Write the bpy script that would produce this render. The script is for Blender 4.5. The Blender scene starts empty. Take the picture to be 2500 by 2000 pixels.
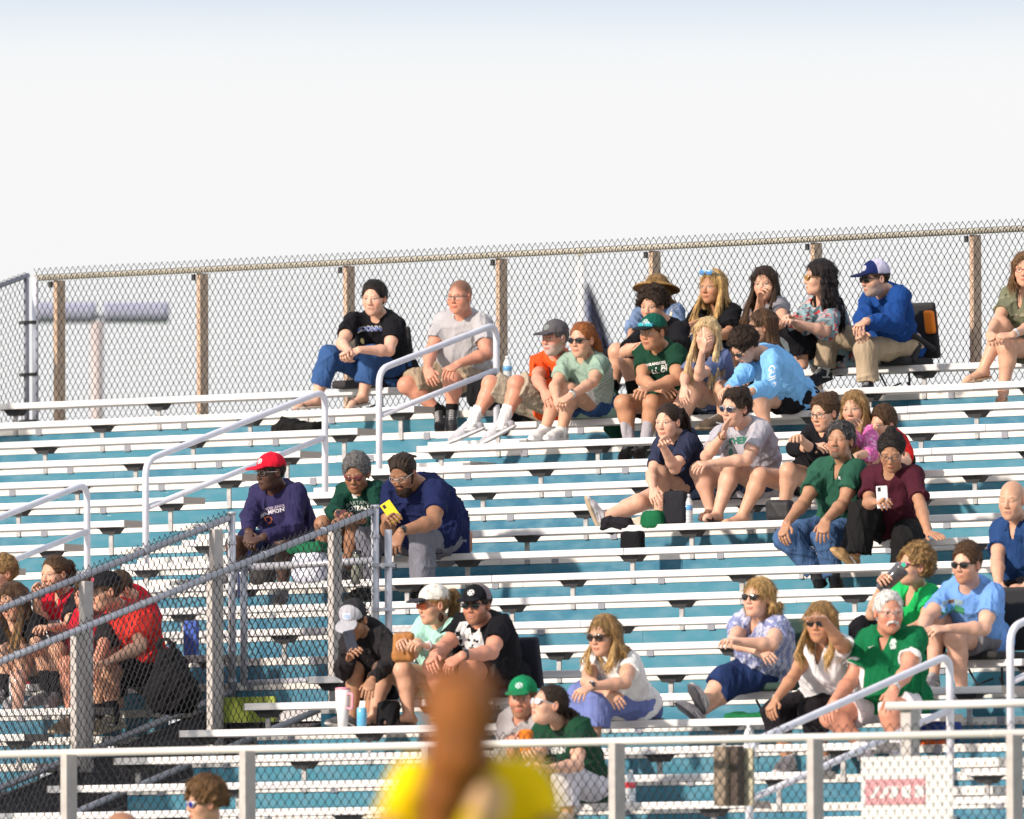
import bpy, bmesh, math, random
import numpy as np
from mathutils import Vector, Matrix
from mathutils.bvhtree import BVHTree

# ---------------------------------------------------------------- camera
SC = bpy.context.scene
COL = SC.collection
T, RISE = 0.66, 0.183927908747502          # tread and rise of one bleacher row
YAW, PIT, ROL = 0.6522910539990979, 0.04864484028168063, -0.0036659967455197427
CAMP = np.array([56.393853822336034, -73.32846023545834, -4.690309678477843])
FPX = 31315.954311495825                     # focal length in photo pixels (2500 wide)
FW = np.array([-math.sin(YAW)*math.cos(PIT), math.cos(YAW)*math.cos(PIT), math.sin(PIT)])
R0 = np.cross(FW, [0, 0, 1]); R0 /= np.linalg.norm(R0); U0 = np.cross(R0, FW)
RT = R0*math.cos(ROL)+U0*math.sin(ROL)
UP = -R0*math.sin(ROL)+U0*math.cos(ROL)

def ray(px, py):
    return FW + RT*(px-1250)/FPX - UP*(py-1000)/FPX
def atY(px, py, Y):
    d = ray(px, py); return CAMP + d*((Y-CAMP[1])/d[1])
def atX(px, py, X):
    d = ray(px, py); return CAMP + d*((X-CAMP[0])/d[0])
def atD(px, py, dep):
    return CAMP + ray(px, py)*dep
def depth(P):
    return float((np.asarray(P)-CAMP) @ FW)

cd = bpy.data.cameras.new("camera"); cam = bpy.data.objects.new("camera", cd); COL.objects.link(cam)
cd.sensor_width = 36.0; cd.sensor_fit = 'HORIZONTAL'; cd.lens = FPX/2500*36
cd.clip_start = 1.0; cd.clip_end = 4000
cam.matrix_world = Matrix(((RT[0], UP[0], -FW[0], CAMP[0]), (RT[1], UP[1], -FW[1], CAMP[1]), (RT[2], UP[2], -FW[2], CAMP[2]), (0, 0, 0, 1)))
cd.dof.use_dof = True
cd.dof.focus_distance = 86.5
cd.dof.aperture_fstop = 4.4
SC.camera = cam

# ---------------------------------------------------------------- light and sky
SUN_EL, SUN_AZ = math.radians(24), math.radians(-14)    # azimuth from -Y towards +X
sd = Vector((math.cos(SUN_EL)*math.sin(SUN_AZ), -math.cos(SUN_EL)*math.cos(SUN_AZ), math.sin(SUN_EL)))
sl = bpy.data.lights.new("sun", 'SUN'); sl.energy = 3.7; sl.angle = math.radians(2.5); sl.color = (1.0, 0.87, 0.74)
so = bpy.data.objects.new("sun", sl); COL.objects.link(so)
so.rotation_euler = sd.to_track_quat('Z', 'Y').to_euler(); so.location = (0, -30, 30)
W = bpy.data.worlds.new("World"); SC.world = W; W.use_nodes = True
nt = W.node_tree; nt.nodes.clear()
def wn(t, **k):
    n = nt.nodes.new(t)
    for a, b in k.items(): setattr(n, a, b)
    return n
sky = wn('ShaderNodeTexSky', sky_type='NISHITA', sun_disc=False)
sky.sun_elevation = SUN_EL
sky.sun_rotation = math.atan2(sd.x, sd.y)
sky.air_density = 1.0; sky.dust_density = 2.0
bg1 = wn('ShaderNodeBackground'); bg1.inputs[1].default_value = 0.10
nt.links.new(sky.outputs[0], bg1.inputs[0])
# a thin, bright veil of high cloud over the sky
tc = wn('ShaderNodeTexCoord'); sep = wn('ShaderNodeSeparateXYZ'); nt.links.new(tc.outputs['Generated'], sep.inputs[0])
mp = wn('ShaderNodeMapping'); mp.inputs['Scale'].default_value = (22, 22, 160); mp.inputs['Rotation'].default_value = (0.0, 0.04, 0)
nt.links.new(tc.outputs['Generated'], mp.inputs[0])
nz = wn('ShaderNodeTexNoise'); nz.inputs['Scale'].default_value = 1.0; nz.inputs['Detail'].default_value = 4.0
nt.links.new(mp.outputs[0], nz.inputs[0])
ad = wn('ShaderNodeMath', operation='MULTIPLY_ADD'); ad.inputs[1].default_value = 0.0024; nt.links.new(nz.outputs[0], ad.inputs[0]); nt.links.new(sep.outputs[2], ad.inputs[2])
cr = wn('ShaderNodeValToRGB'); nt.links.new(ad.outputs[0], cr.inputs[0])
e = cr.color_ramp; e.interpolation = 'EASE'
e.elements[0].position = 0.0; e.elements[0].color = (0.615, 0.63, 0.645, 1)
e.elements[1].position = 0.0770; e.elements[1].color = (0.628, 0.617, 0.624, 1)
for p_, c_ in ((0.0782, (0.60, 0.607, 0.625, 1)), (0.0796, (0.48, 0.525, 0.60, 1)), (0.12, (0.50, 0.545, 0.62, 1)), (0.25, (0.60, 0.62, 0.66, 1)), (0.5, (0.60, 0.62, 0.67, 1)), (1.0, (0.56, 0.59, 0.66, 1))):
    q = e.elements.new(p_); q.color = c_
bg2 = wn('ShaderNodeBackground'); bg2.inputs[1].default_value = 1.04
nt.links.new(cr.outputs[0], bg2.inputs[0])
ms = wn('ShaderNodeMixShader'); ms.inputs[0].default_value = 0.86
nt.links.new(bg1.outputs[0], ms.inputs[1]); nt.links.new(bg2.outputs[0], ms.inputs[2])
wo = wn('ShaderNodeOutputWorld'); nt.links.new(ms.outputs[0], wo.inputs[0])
SC.view_settings.view_transform = 'Standard'; SC.view_settings.look = 'None'
SC.view_settings.exposure = 0.62; SC.view_settings.gamma = 1.0
SC.render.engine = 'CYCLES'
SC.cycles.max_bounces = 6; SC.cycles.diffuse_bounces = 3; SC.cycles.glossy_bounces = 3
SC.cycles.use_denoising = True

# ---------------------------------------------------------------- materials
MATS = {}
def mat(name, col, rough=0.6, metal=0.0, var=0.0, vscale=20.0, bump=0.0, bscale=80.0, spec=0.5, stretch=None, col2=None, vcol=False, sss=0.0, trans=0.0, bdist=0.01):
    if name in MATS: return MATS[name]
    m = bpy.data.materials.new(name); m.use_nodes = True; n = m.node_tree; b = n.nodes['Principled BSDF']
    b.inputs['Roughness'].default_value = rough; b.inputs['Metallic'].default_value = metal
    b.inputs['Specular IOR Level'].default_value = spec
    if trans: b.inputs['Transmission Weight'].default_value = trans
    if sss:
        b.inputs['Subsurface Weight'].default_value = sss; b.inputs['Subsurface Radius'].default_value = (0.02, 0.008, 0.004); b.inputs['Subsurface Scale'].default_value = 0.4
    src = None
    if vcol:
        a = n.nodes.new('ShaderNodeVertexColor'); a.layer_name = 'Col'; src = a.outputs[0]
    if var or col2 or bump:
        t = n.nodes.new('ShaderNodeTexCoord'); mpp = n.nodes.new('ShaderNodeMapping')
        mpp.inputs['Scale'].default_value = stretch or (1, 1, 1)
        n.links.new(t.outputs['Object'], mpp.inputs[0])
        no = n.nodes.new('ShaderNodeTexNoise'); no.inputs['Scale'].default_value = vscale; no.inputs['Detail'].default_value = 4
        n.links.new(mpp.outputs[0], no.inputs[0])
    if var or col2:
        mx = n.nodes.new('ShaderNodeMix'); mx.data_type = 'RGBA'
        rp = n.nodes.new('ShaderNodeMapRange'); rp.inputs[1].default_value = 0.35; rp.inputs[2].default_value = 0.65
        n.links.new(no.outputs[0], rp.inputs[0]); n.links.new(rp.outputs[0], mx.inputs[0])
        if src:
            hs = n.nodes.new('ShaderNodeMix'); hs.data_type = 'RGBA'; hs.blend_type = 'MULTIPLY'; hs.inputs[0].default_value = 1.0
            n.links.new(src, hs.inputs[6]); hs.inputs[7].default_value = (1-var, 1-var, 1-var, 1)
            n.links.new(src, mx.inputs[6]); n.links.new(hs.outputs[2], mx.inputs[7])
        else:
            mx.inputs[6].default_value = (*col, 1)
            c2 = col2 or tuple(max(0, c*(1-var)) for c in col)
            mx.inputs[7].default_value = (*c2, 1)
        src = mx.outputs[2]
    if src: n.links.new(src, b.inputs['Base Color'])
    else: b.inputs['Base Color'].default_value = (*col, 1)
    if bump:
        n2 = n.nodes.new('ShaderNodeTexNoise'); n2.inputs['Scale'].default_value = bscale; n2.inputs['Detail'].default_value = 3
        n.links.new(mpp.outputs[0], n2.inputs[0])
        bp = n.nodes.new('ShaderNodeBump'); bp.inputs['Strength'].default_value = bump; bp.inputs['Distance'].default_value = bdist
        n.links.new(n2.outputs[0], bp.inputs['Height']); n.links.new(bp.outputs[0], b.inputs['Normal'])
    MATS[name] = m; return m

M_ALU = mat('aluminium', (0.74, 0.73, 0.72), 0.5, 0.15, col2=(0.50, 0.49, 0.51), vscale=2.2, stretch=(0.6, 5, 9), bump=0.05, bscale=30)
M_ALUEND = mat('plank_end_cap', (0.34, 0.30, 0.27), 0.7)
M_NOSE = mat('footboard_aluminium', (0.76, 0.73, 0.69), 0.5, 0.1, col2=(0.56, 0.53, 0.50), vscale=3, stretch=(0.8, 6, 10))
M_BRK = mat('bracket_steel', (0.035, 0.036, 0.04), 0.6, 0.2)
M_POST = mat('galvanised_post', (0.42, 0.42, 0.42), 0.5, 0.5, col2=(0.30, 0.30, 0.31), vscale=40)
M_RAIL = mat('painted_rail', (0.64, 0.65, 0.72), 0.42, 0.05, col2=(0.56, 0.57, 0.64), vscale=9)
M_TAN = mat('tan_steel_post', (0.60, 0.43, 0.31), 0.6, 0.0, col2=(0.52, 0.36, 0.26), vscale=8)
M_CREAM = mat('cream_rail', (0.62, 0.58, 0.48), 0.5, 0.0, col2=(0.5, 0.46, 0.38), vscale=12)
M_WIRE = mat('black_vinyl_wire', (0.012, 0.012, 0.016), 0.55)
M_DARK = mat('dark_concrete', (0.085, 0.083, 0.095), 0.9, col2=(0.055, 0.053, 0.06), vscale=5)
M_GALV = mat('galvanised_pipe', (0.50, 0.51, 0.56), 0.4, 0.35, col2=(0.42, 0.43, 0.48), vscale=14)
M_WHITEPOST = mat('light_metal_post', (0.47, 0.44, 0.42), 0.5, 0.1, col2=(0.40, 0.37, 0.36), vscale=18)

def riser_mat():
    m = bpy.data.materials.new('teal_riser_paint'); m.use_nodes = True; n = m.node_tree; b = n.nodes['Principled BSDF']
    b.inputs['Roughness'].default_value = 0.6
    L = n.links.new
    t = n.nodes.new('ShaderNodeTexCoord')
    def noise(sc, scl, det=4):
        mp = n.nodes.new('ShaderNodeMapping'); mp.inputs['Scale'].default_value = sc; L(t.outputs['Object'], mp.inputs[0])
        o = n.nodes.new('ShaderNodeTexNoise'); o.inputs['Scale'].default_value = scl; o.inputs['Detail'].default_value = det; L(mp.outputs[0], o.inputs[0]); return o.outputs[0]
    def ramp(s, a, b_):
        r = n.nodes.new('ShaderNodeMapRange'); r.inputs[1].default_value = a; r.inputs[2].default_value = b_; L(s, r.inputs[0]); return r.outputs[0]
    def mix(f, a, b_):
        x = n.nodes.new('ShaderNodeMix'); x.data_type = 'RGBA'; L(f, x.inputs[0])
        for s, i in ((a, 6), (b_, 7)):
            if isinstance(s, tuple): x.inputs[i].default_value = (*s, 1)
            else: L(s, x.inputs[i])
        return x.outputs[2]
    base = mix(ramp(noise((0.5, 1, 2.0), 1.1, 2), 0.38, 0.62), (0.008, 0.118, 0.205), (0.026, 0.178, 0.252))
    # chalky worn scuffs
    sp = n.nodes.new('ShaderNodeSeparateXYZ'); L(t.outputs['Object'], sp.inputs[0])
    lip = ramp(sp.outputs[2], 0.088, 0.092)
    mu = n.nodes.new('ShaderNodeMath'); mu.operation = 'MULTIPLY'; L(lip, mu.inputs[0]); L(ramp(noise((2, 1, 5), 3.0, 6), 0.42, 0.72), mu.inputs[1])
    base = mix(mu.outputs[0], base, (0.075, 0.205, 0.28))
    seam = n.nodes.new('ShaderNodeMath'); seam.operation = 'COMPARE'; seam.inputs[1].default_value = .088; seam.inputs[2].default_value = .0015; L(sp.outputs[2], seam.inputs[0])
    base = mix(seam.outputs[0], base, (.03, .12, .20))
    worn = mix(ramp(noise((3, 1, 9), 5, 7), 0.66, 0.80), base, (0.14, 0.26, 0.31))
    # bare patches where paint has flaked
    fl = mix(ramp(noise((0.9, 1, 9), 2.6, 5), 0.735, 0.745), worn, (0.66, 0.66, 0.62))
    L(fl, b.inputs['Base Color']); return m
M_RISER = riser_mat()

# ---------------------------------------------------------------- mesh helpers
class MB:
    def __init__(s): s.v = []; s.f = []; s.n = 0
    def add(s, v, f):
        v = np.asarray(v, float).reshape(-1, 3); s.v.append(v); s.f += [tuple(int(i)+s.n for i in q) for q in f]; s.n += len(v); return s
    def box(s, x0, x1, y0, y1, z0, z1):
        v = [(x, y, z) for x in (x0, x1) for y in (y0, y1) for z in (z0, z1)]
        return s.add(v, [(0, 1, 3, 2), (4, 6, 7, 5), (0, 4, 5, 1), (2, 3, 7, 6), (0, 2, 6, 4), (1, 5, 7, 3)])
    def hexa(s, bot, top):
        n = len(bot)
        return s.add(list(bot)+list(top), [tuple(range(n))[::-1], tuple(range(n, 2*n))] + [(i, (i+1) % n, n+(i+1) % n, n+i) for i in range(n)])
    def tube(s, pts, r, n=10, cap=True, rs=None):
        pts = [np.asarray(p, float) for p in pts]; m = len(pts); rings = []
        up = None
        for i, p in enumerate(pts):
            d = pts[min(i+1, m-1)]-pts[max(i-1, 0)]; d = d/(np.linalg.norm(d)+1e-12)
            if up is None:
                a = np.array([0, 0, 1.]) if abs(d[2]) < .9 else np.array([1., 0, 0])
                u = np.cross(d, a)
            else: u = up - d*(up@d)
            u /= np.linalg.norm(u)+1e-12; up = u; w = np.cross(d, u)
            rr = rs[i] if rs else r
            rings.append([p+(u*math.cos(t)+w*math.sin(t))*rr for t in np.arange(n)*2*math.pi/n])
        v = np.array(rings).reshape(-1, 3); f = []
        for i in range(m-1):
            for k in range(n):
                f.append((i*n+k, i*n+(k+1) % n, (i+1)*n+(k+1) % n, (i+1)*n+k))
        if cap: f += [tuple(range(n))[::-1], tuple((m-1)*n+k for k in range(n))]
        return s.add(v, f)
    def build(s, name, m, parent=None, smooth=False, loc=None, bevel=0, col=None):
        V = np.concatenate(s.v) if s.v else np.zeros((0, 3))
        o = mesh_obj(name, V, s.f, m, parent, smooth, loc, col)
        if bevel:
            bv = o.modifiers.new('b', 'BEVEL'); bv.width = bevel; bv.segments = 2; bv.limit_method = 'ANGLE'
        return o

def mesh_obj(name, V, F, m, parent=None, smooth=False, loc=None, col=None):
    me = bpy.data.meshes.new(name)
    V = np.asarray(V, np.float64)
    if loc is None:
        if parent is not None: loc = np.array(parent.get('_w', (0, 0, 0)))
        else: loc = np.array([(V[:, 0].min()+V[:, 0].max())/2, (V[:, 1].min()+V[:, 1].max())/2, V[:, 2].min()])
    V = V-np.asarray(loc)
    if isinstance(F, np.ndarray):
        me.vertices.add(len(V)); me.vertices.foreach_set('co', V.astype(np.float32).ravel())
        k = F.shape[1]
        me.loops.add(F.size); me.loops.foreach_set('vertex_index', F.astype(np.int32).ravel())
        me.polygons.add(len(F)); me.polygons.foreach_set('loop_start', np.arange(0, F.size, k, dtype=np.int32))
        me.polygons.foreach_set('loop_total', np.full(len(F), k, dtype=np.int32))
        me.update(calc_edges=True)
    else:
        me.from_pydata(V.tolist(), [], F); me.update()
    if smooth: me.polygons.foreach_set('use_smooth', np.ones(len(me.polygons), dtype=bool))
    if col is not None:
        ca = me.color_attributes.new('Col', 'FLOAT_COLOR', 'POINT')
        c4 = np.ones((len(V), 4), np.float32); c4[:, :3] = col; ca.data.foreach_set('color', c4.ravel())
    for x in (m if isinstance(m, (list, tuple)) else [m]): me.materials.append(x)
    o = bpy.data.objects.new(name, me); COL.objects.link(o)
    if parent is not None:
        o.parent = parent; pw = np.array(parent.get('_w', (0, 0, 0))); o.location = np.asarray(loc)-pw
        o['_w'] = [float(x) for x in loc]
    else:
        o.location = loc; o['_w'] = [float(x) for x in loc]
    return o

def thing(name, label, cat, loc, group=None):
    o = bpy.data.objects.new(name, None); COL.objects.link(o); o.location = [float(x) for x in loc]; o['_w'] = [float(x) for x in loc]
    o.empty_display_size = 0.1
    return tag(o, label, cat, group)
def tag(o, label, cat, group=None, kind=None):
    o['label'] = label; o['category'] = cat
    if group: o['group'] = group
    if kind: o['kind'] = kind
    return o
def copy_tree(o, shift=(0, 0, 0), parent=None):
    c = o.copy(); COL.objects.link(c)
    if parent is not None: c.parent = parent
    else: c.location = [a+b for a, b in zip(o.location, shift)]
    c['_w'] = [a+b for a, b in zip(o['_w'], shift)]
    for ch in list(o.children): copy_tree(ch, shift, c)
    return c
def curve_pts(pts, rad, n=6):
    # round the corners of a polyline
    pts = [np.asarray(p, float) for p in pts]; out = [pts[0]]
    for i in range(1, len(pts)-1):
        a, b, c = pts[i-1], pts[i], pts[i+1]
        da = (a-b)/np.linalg.norm(a-b); dc = (c-b)/np.linalg.norm(c-b)
        p0, p1 = b+da*rad, b+dc*rad
        for k in range(n+1):
            t = k/n; out.append((1-t)**2*p0+2*t*(1-t)*b+t*t*p1)
    out.append(pts[-1]); return out
# ================================================================ the stand
GROUND = -5.2
g = MB(); g.add([(-1500, -1500, GROUND), (1500, -1500, GROUND), (1500, 1500, GROUND), (-1500, 1500, GROUND)], [(0, 1, 2, 3)])
go = g.build('ground', mat('grass_ground', (0.07, 0.12, 0.035), 0.95, col2=(0.05, 0.09, 0.03), vscale=3)); go['kind'] = 'structure'

NROW = 20
SEATW, SEATH = 0.24, 0.044
XA0, XA1 = 0.0, 1.05                # upper aisle
XV0, XV1 = 4.0, 5.28                # stair opening
XB0, XB1 = 11.2, 12.3               # lower aisle
POSTX = [-0.19+1.385*n for n in range(-3, 12)]
def zrow(j): return -j*RISE
def yrow(j): return -j*T
ORD = ['topmost', 'second', 'third', 'fourth', 'fifth', 'sixth', 'seventh', 'eighth', 'ninth', 'tenth', 'eleventh', 'twelfth', 'thirteenth', 'fourteenth', 'fifteenth', 'sixteenth', 'seventeenth', 'eighteenth', 'nineteenth', 'twentieth']
def row_spans(j):
    s = []
    if j <= 9: s.append((-4.45, XA0, 'left of the upper aisle'))
    if j <= 11: s.append((XA1, XB0 if j > 3 else 9.5, 'right of the upper aisle'))
    else:
        s.append((XA1, XV0, 'left of the stair opening')); s.append((XV1, XB0, 'right of the stair opening'))
    if j >= 9: s.append((XB1, 14.2, 'right of the lower aisle'))
    return s
def make_bench(j, x0, x1, where):
    y, z = yrow(j), zrow(j); rnd = random.Random(j*77+int(x0*10))
    r = thing('bleacher_bench', f'{ORD[j]} silver aluminium bench from the top, {where}', 'bench', ((x0+x1)/2, y, z-0.23), 'aluminium benches of the bleachers')
    # plank lengths joined end to end, each a hair different in height
    x = x0
    while x < x1-0.01:
        xe = min(x1, x+rnd.uniform(3.6, 5.5)) if x1-x > 6 else x1
        dz = rnd.uniform(-0.0015, 0.0015); b = MB()
        b.box(x, xe-(0 if xe == x1 else .004), y, y+SEATW, z-SEATH+dz, z+dz); b.build('seat_plank', M_ALU, r, bevel=0.003); x = xe
    for xe, s in ((x0, -1), (x1, 1)):
        e = MB(); e.box(xe+min(0, s*.004), xe+max(0, s*.004), y-.001, y+SEATW+.001, z-SEATH-.001, z+.001); e.build('end_cap', M_ALUEND, r)
    for px in POSTX:
        if not (x0-0.05 < px < x1+0.3): continue
        px = min(max(px, x0+0.12), x1-0.12)
        p = MB(); p.box(px-.017, px+.017, y+.088, y+.100, z-.235, z-.05)
        po = p.build('support_post', M_POST, r)
        k = MB(); zt = z-SEATH-.0055
        for yy in (y+.055, ):
            k.hexa([(px-.050, yy+.01, zt-.040), (px+.050, yy+.01, zt-.040), (px+.050, yy+.075, zt-.040), (px-.050, yy+.075, zt-.040)],
                   [(px-.082, yy, zt), (px+.082, yy, zt), (px+.082, yy+.085, zt), (px-.082, yy+.085, zt)])
        k.box(px-.095, px+.095, yy-.004, yy+.10, zt+.0006, zt+.0045)
        k.build('bracket', M_BRK, po)
    return r
for j in range(NROW):
    for x0, x1, wh in row_spans(j): make_bench(j, x0, x1, wh)

# decks: footboard with an aluminium nosing and a painted riser under it, row by row
stand = thing('stair_opening', 'dark stair opening cut into the lower left of the stand', 'stairwell', (4.6, -9, GROUND))
def deck_spans(j):          # j: the row whose feet rest on this deck
    s = [(-4.6, XV0+.02)] if j >= 12 else [(-4.6, 14.6)]
    if j >= 12: s.append((XV1+.02, 14.6))
    return s
for j in range(-1, NROW):
    yn = -(j+1)*T+0.10; zt = -j*RISE-0.369
    rnd = random.Random(500+j)
    tier = thing('bleacher_deck', ('deck strip behind the topmost bench, just in front of the top fence' if j < 0 else f'stepped deck with pale nosing and teal riser before the {ORD[j]} bench from the top'), 'bleacher deck', (4, yn, zt-.23), 'stepped decks of the bleachers')
    if j >= 0:
        for (a0, a1, js) in ((XA0+.28, XA1+.12, range(0, 13)), (XB0+.18, XB1-.1, range(5, NROW-1))):
            if j in js:
                st = MB(); st.box(a0, a1, yn-.30, yn-.004, zt-RISE+.035, zt-RISE+.092); st.build('aisle_step', M_NOSE, tier, bevel=.004)
    for x0, x1 in deck_spans(j):
        x = x0
        while x < x1-.01:
            nb = MB(); xe = min(x1, x+rnd.uniform(2.8, 5.2)); dz = rnd.uniform(-.003, .003)
            nb.box(x+.002, xe, yn, yn+0.52, zt-0.05+dz, zt+dz); x = xe; nb.build('footboard', M_NOSE, tier, bevel=0.003)
        x = x0
        zb = zt-0.05; zl = -(j+1)*RISE-0.369
        if j == NROW-1: zl = GROUND
        while x < x1-.01:
            rb = MB(); xe = min(x1, x+rnd.uniform(1.6, 3.4)); dy = rnd.uniform(0, .006)
            rb.box(x+.001, xe, yn+.004+dy, yn+.03+dy, zl+.002, zb+.02); x = xe; rb.build('riser', M_RISER, tier)
        for px in POSTX:
            if x0 < px+.24 < x1:
                sb = MB(); sb.box(px+.205, px+.26, yn-.006, yn+.001, zt-.055, zt-.002); sb.build('nosing_clip', mat('clip_grey', (.22, .23, .27), .5, .2), tier)
# ---- hand rails in the aisles
def handrail(X, ylo, yhi, hb, label, cut=None):
    def P(y, h): return np.array([X, y, y*RISE/T+h])
    r = thing('handrail', label, 'handrail', P(ylo, hb), 'pale painted aisle handrails')
    m = MB(); m.tube(curve_pts([P(ylo, hb), P(ylo, .50), P(yhi, .50), P(yhi, hb)], 0.11), 0.0235, 12)
    m.build('top_rail', M_RAIL, r, smooth=True)
    m = MB(); m.tube([P(ylo+.01, .17), P(yhi-.01, .17)], 0.021, 12); m.build('mid_rail', M_RAIL, r, smooth=True)
    return r
handrail(.52, -1.73, -.36, -.45, 'pale grey handrail of the upper aisle beside the man in grey tee')
handrail(.52, -4.36, -2.35, -.38, 'pale grey handrail of the upper aisle above the red cap man')
handrail(.52, -7.0, -5.0, -.38, 'pale grey aisle handrail at the left edge of the photo')
handrail(11.7, -12.53, -10.49, -.36, 'pale handrail of the lower aisle in front of the green polo man')
handrail(11.7, -9.86, -7.9, -.36, 'pale handrail of the lower aisle at the right edge')

# ---- chain link
def chain(parent, O, u, v, L, H, dw=.0535, dh=.082, r=.0032, knuckle=True, name='wire_mesh', shear=None, top_extra=.02, tie=None):
    # O origin, u unit direction along, v up direction; wires zig-zag upwards, each hooked to the next
    O = np.asarray(O, float); u = np.asarray(u, float); v = np.asarray(v, float); nrm = np.cross(u, v); nrm /= np.linalg.norm(nrm)
    nw = int(L/dw); ns = int(math.ceil((H+top_extra)/(dh/2)))
    k = np.repeat(np.arange(ns+1), 2); kh = k*dh/2+np.tile([-.0055, .0055], ns+1); kh[0] = 0; kh[-1] = ns*dh/2
    Vs = []; Fs = []; base = 0
    ang = [0, 2*math.pi/3, 4*math.pi/3]
    for w in range(nw+1):
        xx = w*dw + np.where(k % 2 == 0, -.0006, dw*.5+.0006) + (0 if True else 0)
        # alternate wires meet: wire w spans half a diamond left to right
        for side in (0, 1):
            if side == 0: x = w*dw+np.where(k % 2 == 0, 0.0006, dw*.5+.0006)
            else: x = w*dw+np.where(k % 2 == 0, dw-.0006, dw*.5-.0006)
            if x.max() > L+dw*.3: continue
            x = np.clip(x, 0, L)
            h = kh
            dep = np.where(k % 2 == 0, .002, -.002)*(1 if side else -1)
            P = O+u*x[:, None]+v*h[:, None]+nrm*dep[:, None]
            # sub-sample with a little sag so that the wires curve
            for a in ang:
                Vs.append(P+(u*math.cos(a)+nrm*math.sin(a))*r)
            n = len(P)
            for q in range(3):
                b0 = base+q*n; b1 = base+((q+1) % 3)*n; i = np.arange(n-1)
                Fs.append(np.stack([b0+i, b1+i, b1+i+1, b0+i+1], 1))
            base += 3*n
    if tie:
        A, B, step, rad = tie; A = np.asarray(A, float); B = np.asarray(B, float); d = B-A; Lt = np.linalg.norm(d); d /= Lt
        a = np.cross(d, [0, 0, 1.]); a /= np.linalg.norm(a); b = np.cross(a, d); s = step/2; m = MB()
        while s < Lt:
            c = A+d*s; m.tube([c+(a*math.cos(q)+b*math.sin(q))*(rad+.004)+d*(.012*math.sin(q)) for q in np.linspace(-.9, 2.6, 7)], .0026, 4, cap=False); s += step
        Vs += m.v; Fs.append(np.array(m.f)+base)
    return mesh_obj(name, np.concatenate(Vs), np.concatenate(Fs), M_WIRE, parent)
# top fence behind the highest row
YF = 0.57
ff = thing('chain_link_fence', 'long black chain link fence on tan posts behind the highest row', 'fence', (0, YF, -.3))
ZT = 0.965
XL0, XL1 = -4.52, 5.6
chain(ff, (XL0, YF-.03, -.275), (1, 0, 0), (0, 0, 1), XL1-XL0, 1.275, r=.0030, tie=((XL0, YF, ZT), (XL1, YF, ZT), .0535, .021))
m = MB(); m.tube([(XL0-.02, YF, ZT), (XL1, YF, ZT)], .021, 12); m.build('top_rail', M_CREAM, ff, smooth=True)
for px in (-4.36, -2.99, -1.61, -.2, 1.19, 2.63, 4.02, 5.4):
    m = MB(); m.box(px-.018, px+.018, YF+.026, YF+.125, -.62, ZT-.02); m.build('post', M_TAN, ff, bevel=.004)
    m = MB(); m.box(px-.045, px-.02, YF+.0, YF+.024, ZT-.075, ZT-.03); m.build('clamp', M_BRK, ff)
# side fence stepping down the left edge
XS = -4.60
def S(y, h): return np.array([XS, y, (y)*RISE/T+h])
sf = thing('chain_link_fence', 'short side fence with a bare post running down the left edge of the stand', 'fence', (XS, YF-.1, -.3))
su = np.array([0, -T, -RISE]); su /= np.linalg.norm(su)
chain(sf, S(YF-.02, -.30), su, (0, 0, 1), 3.0, 1.10, dw=.056, tie=(S(YF, .83), S(-2.4, .83), .06, .026))
M_DGAL = mat('dull_galvanised', (.26, .26, .31), .5, .3)
m = MB(); m.tube([S(YF, .83), S(-2.4, .83)], .019, 12); m.build('top_rail', M_DGAL, sf, smooth=True)
m = MB(); m.tube([S(YF, -.31), S(-2.4, -.31)], .024, 12); m.build('bottom_rail', M_GALV, sf, smooth=True)
for y in (-.36, -1.9):
    m = MB(); p = S(y, 0); m.box(XS-.11, XS-.02, y-.03, y+.06, p[2]-.5, p[2]+.8); m.build('post', M_TAN, sf, bevel=.004)
for dx, nm in ((0, 'end post of the side fence'), (.085, 'end post of the top fence')):
    m = MB(); m.tube([(XS+dx, YF-.02, -.42), (XS+dx, YF-.02, .97 if dx else .99)], .024 if dx else .020, 12)
    pr = m.build('end_post', M_RAIL if dx else M_DGAL, sf if not dx else ff, smooth=True)
for z in (.62, .23, -.12, -.28): m = MB(); m.box(XS-.045, XS+.12, YF-.055, YF-.045, z, z+.025); m.build('clamp', M_BRK, sf)

# fences round the stair opening
def slope_fence(X, ylo, yhi, posts, label, wired=True, px0=-.075):
    def P(y, h): return np.array([X, y, y*RISE/T+h])
    r = thing('chain_link_fence', label, 'fence', P(ylo, -.3))
    u = np.array([0, T, RISE]); u /= np.linalg.norm(u); L = np.linalg.norm(P(yhi, 0)-P(ylo, 0))
    chain(r, P(ylo, -.33), u, (0, 0, 1), L-.03, 1.22, dw=.058, dh=.082, r=.0033, tie=(P(ylo, .88), P(yhi, .88), .062, .027))
    m = MB(); m.tube([P(ylo, .88), P(yhi, .88)], .022, 12)
    for q in np.arange(ylo+.5, yhi, .62): m.tube([P(q-.006, .88), P(q+.006, .88)], .027, 12)
    m.build('top_rail', M_GALV, r, smooth=True)
    m = MB(); m.tube([P(ylo, -.26), P(yhi, -.26)], .022, 12); m.build('bottom_rail', M_GALV, r, smooth=True)
    for y in posts:
        zz = P(y, 0)[2]; m = MB(); m.box(X+px0, X+px0+.048, y-.045, y+.045, GROUND+2.2, zz+.85)
        m.build('post', M_WHITEPOST, r, bevel=.003)
    e = P(yhi, 0); m = MB(); m.tube([e+(0, 0, -.34), e+(0, 0, .90)], .026, 12); m.tube([e+(0, 0, .895), e+(0, 0, .915)], .03, 12); m.build('end_post', M_GALV, r, smooth=True)
    for h in (.7, .35, 0, -.2): m = MB(); m.tube([e+(0, 0, h), e+(0, 0, h+.02)], .031, 12); m.build('clamp', M_GALV, r)
    return r
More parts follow.
